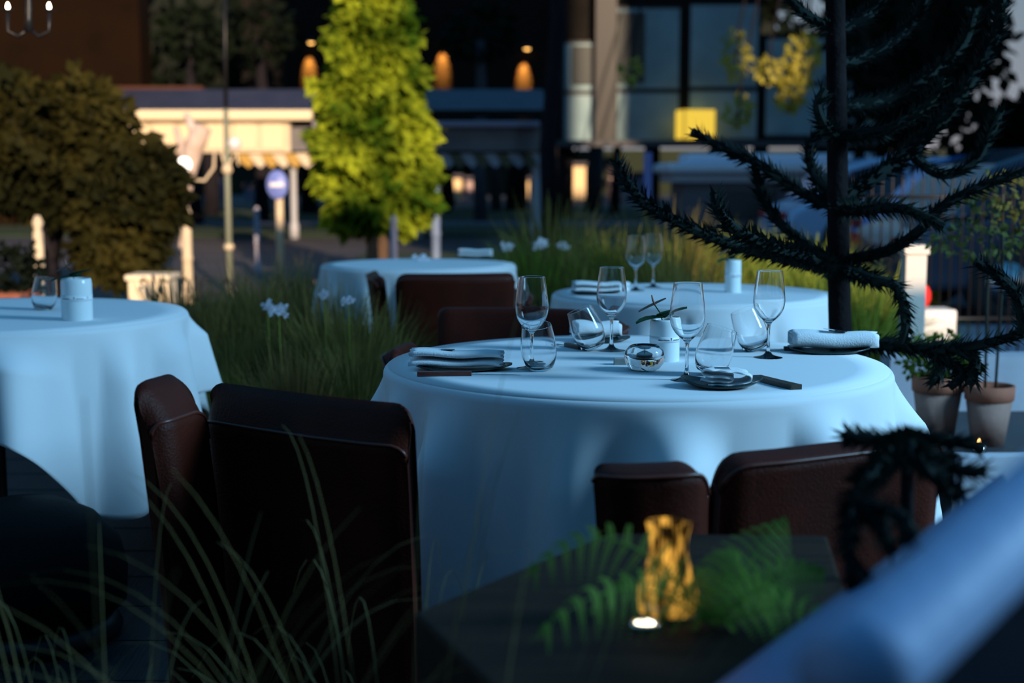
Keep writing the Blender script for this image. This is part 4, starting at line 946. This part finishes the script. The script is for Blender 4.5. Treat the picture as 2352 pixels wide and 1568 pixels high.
# wall lamps with warm pools on the facade
for i, (px, py) in enumerate(((722, 92), (1025, 82), (1210, 106))):
    x, z = X(px, DY), Z(py, DY)
    t = thing('wall_lamp', ('orange wall lamp left of the bright tree', 'orange wall lamp right of the bright tree', 'orange wall lamp just left of the grey windows')[i], 'wall lamp', (x, DY - .02, z))
    m = MB(); m.lathe([(0, .05), (.05, .05), (.12, 0), (.17, -.10), (.15, -.10), (.1, -.02), (0, .02)], 24, c=(0, -.22, 0)); m.build('shade', M_black, t)
    m = MB(); m.tube([(0, 0, .05), (0, -.12, .1), (0, -.22, .05)], .02, 8); m.build('bracket', M_black, t)
    m = MB(); m.lathe([(0, -.13), (.06, -.12), (.085, -.08), (.06, -.04), (0, -.03)], 16, c=(0, -.22, 0)); m.build('bulb', mat('amber_bulb', (1, .6, .2), emit=(1, .50, .12), es=5), t)
    L = bpy.data.lights.new('wall_lamp_light', 'SPOT'); L.energy = 2400; L.color = (1, .38, .06); L.spot_size = radians(34); L.spot_blend = .7; L.shadow_soft_size = .04
    lo = bpy.data.objects.new('lamp_light', L); C.objects.link(lo); lo.location = (x - .09, DY - .27, z - .16); lo.rotation_euler = (radians(24), 0, 0)
# yellow lantern on the ledge
p = P(1598, 285, DY - .8); sc_ = (DY - .8) / FPX
t = thing('square_lantern', 'square pleated yellow lantern glowing before the grey windows', 'lantern', (p.x, DY - .75, Z(321, DY - .8)), radians(10))
m = MB(); n = 13; hw = .36; pts = []
for s in range(4):
    for i in range(n):
        u = -1 + 2 * i / n; o_ = .02 if i % 2 else 0
        c = {0: (u * hw, -hw - o_), 1: (hw + o_, u * hw), 2: (-u * hw, hw + o_), 3: (-hw - o_, -u * hw)}[s]; pts.append(c)
m.extr([(a, b) for a, b in pts], lambda x, y: Vector((x * 1.22, y * 1.1, .03)), lambda x, y: Vector((x * 1.22, y * 1.1, .80)))
m.build('shade', mat('yellow_shade', (.8, .6, .1), .6, emit=(1, .64, .06), es=.85), t, smooth=False)
m = MB()
for a, b in ((-1, -1), (1, -1), (1, 1), (-1, 1)): m.tube([(a * .44, b * .40, 0), (a * .44, b * .40, .84)], .015, 6)
m.build('frame', mat('lantern_frame', (.25, .15, .02), .5), t)
# white low kiosk right
KY = 24.0
KI = thing('street_kiosk', 'low white flat-roofed kiosk behind the spiky branches', 'kiosk', (0, 0, 0))
slab('roof_cap', 1535, 2140, 374, 398, KY - .3, 2.6, mat('white_cornice', (.82, .84, .95), .6), KI, .06); slab('roof', 1580, 2100, 352, 374, KY + .3, 1.4, mat('white_cornice', (.82, .84, .95), .6), KI, .05)
slab('cornice', 1548, 2120, 398, 420, KY - .15, 2.3, mat('grey_cornice', (.5, .52, .6), .6), KI, .03)
slab('wall', 1572, 2100, 420, 568, KY, 2.0, mat('grey_slats', (.18, .17, .2), .7, col2=(.11, .10, .12), scale=1.5, stretch=(.2, 1, 14)), KI)
slab('hatch', 1820, 1905, 462, 552, KY - .05, .08, mat('pale_hatch', (.40, .42, .44), .6), KI)
slab('hatch', 1640, 1780, 436, 500, KY - .05, .08, mat('dark_hatch', (.05, .045, .05), .6), KI)
# lilac banner and far bright house fronts glimpsed between the trunks
b = MB(); Yb = 19.0; b.box((X(1479, Yb), Yb, Z(475, Yb)), (X(1497, Yb), Yb + .02, Z(350, Yb)))
t = thing('banner', 'narrow lilac banner hanging on a pole below the windows', 'banner', (0, 0, 0)); b.build('cloth_strip', mat('lilac_cloth', (.25, .27, .60), .7), t, smooth=False)
b = MB(); b.tube([(X(1488, Yb), Yb + .04, 0), (X(1488, Yb), Yb + .04, Z(345, Yb))], .02, 8); b.build('pole', M_black, t)
rnd = random.Random(5)
for i, (px0, px1, py0, py1, c) in enumerate(((1020, 1060, 400, 470, 0), (1070, 1092, 405, 475, 1), (1285, 1345, 372, 440, 0), (1400, 1440, 380, 440, 1), (1200, 1216, 405, 440, 0), (560, 590, 420, 455, 2), (470, 500, 400, 440, 2), (1440, 1480, 395, 450, 2), (2228, 2250, 350, 440, 0), (1750, 1800, 405, 440, 1), (2300, 2330, 330, 400, 2))):
    YY = 66.0 if px0 < 2000 else 34.0
    t = thing('distant_house', ('bright cream house front between bright tree and next trunk', 'narrow pinkish house front beside the bright cream one', 'wide glowing cream house front under the left grey window', 'pinkish house front under the second grey window', 'tiny cream house front between two trunks under the roof', 'bluish house front just left of the blue sign', 'bluish house front left of the lamp post', 'bluish house front left of the lilac banner', 'thin golden house front above the cars at right', 'pinkish house front behind the white kiosk roof', 'bluish house front at the far right edge')[i], 'house', (0, 0, 0), 0, 'distant house fronts between the trunks')
    b = MB(); b.box((X(px0, YY), YY, 0), (X(px1, YY), YY + 1.5, Z(py0 + 8, YY))); b.build('wall', mat(('house_cream', 'house_pink', 'house_blue')[c], ((.85, .62, .36), (.42, .30, .30), (.20, .24, .38))[c], .8), t, smooth=False)
    b = MB(); xm0, xm1 = X(px0 - 3, YY), X(px1 + 3, YY); b.box((xm0, YY - .2, Z(py0 + 8, YY)), (xm1, YY + 1.7, Z(py0, YY))); b.build('roof', M_roof, t, smooth=False)
m = MB(); m.box((-60, 84, -.02), (60, 85, 2.6)); struct(m.build('park_hedge', mat('hedge_dark', (.012, .02, .012), .95, col2=(.02, .03, .015), scale=1), smooth=False))

# chandelier at the top left
CY = 6.0; p = P(66, 30, CY)
t = thing('chandelier', 'black iron chandelier with small bright bulbs in the top left corner', 'chandelier', p)
def cq(x, y, dy=0): return P(x, y, CY) - p + Vector((0, dy, 0))
m = MB(); m.tube([cq(66, -500), cq(66, 40), cq(66, 72)], [.008, .012, .02], 10); m.build('stem', M_black, t)
for x, dy in ((18, 0), (113, 0)):
    m = MB(); m.tube([cq(66, 66), cq((66 + x) / 2, 84, dy * .5), cq(x, 72, dy), cq(x, 26, dy)], .008, 8); a_ = m.build('arm', M_black, t)
    m = MB(); m.lathe([(.0, 0), (.02, .006), (.022, .012), (0, .012)], 16, c=cq(x, 28, dy)); m.build('cup', M_black, a_)
    m = MB(); m.lathe([(0, 0), (.006, .004), (.008, .012), (.005, .022), (0, .030)], 14, c=cq(x, 22, dy)); m.build('bulb', mat('white_bulb', (1, .9, .8), emit=(1, .82, .6), es=16 ), a_)
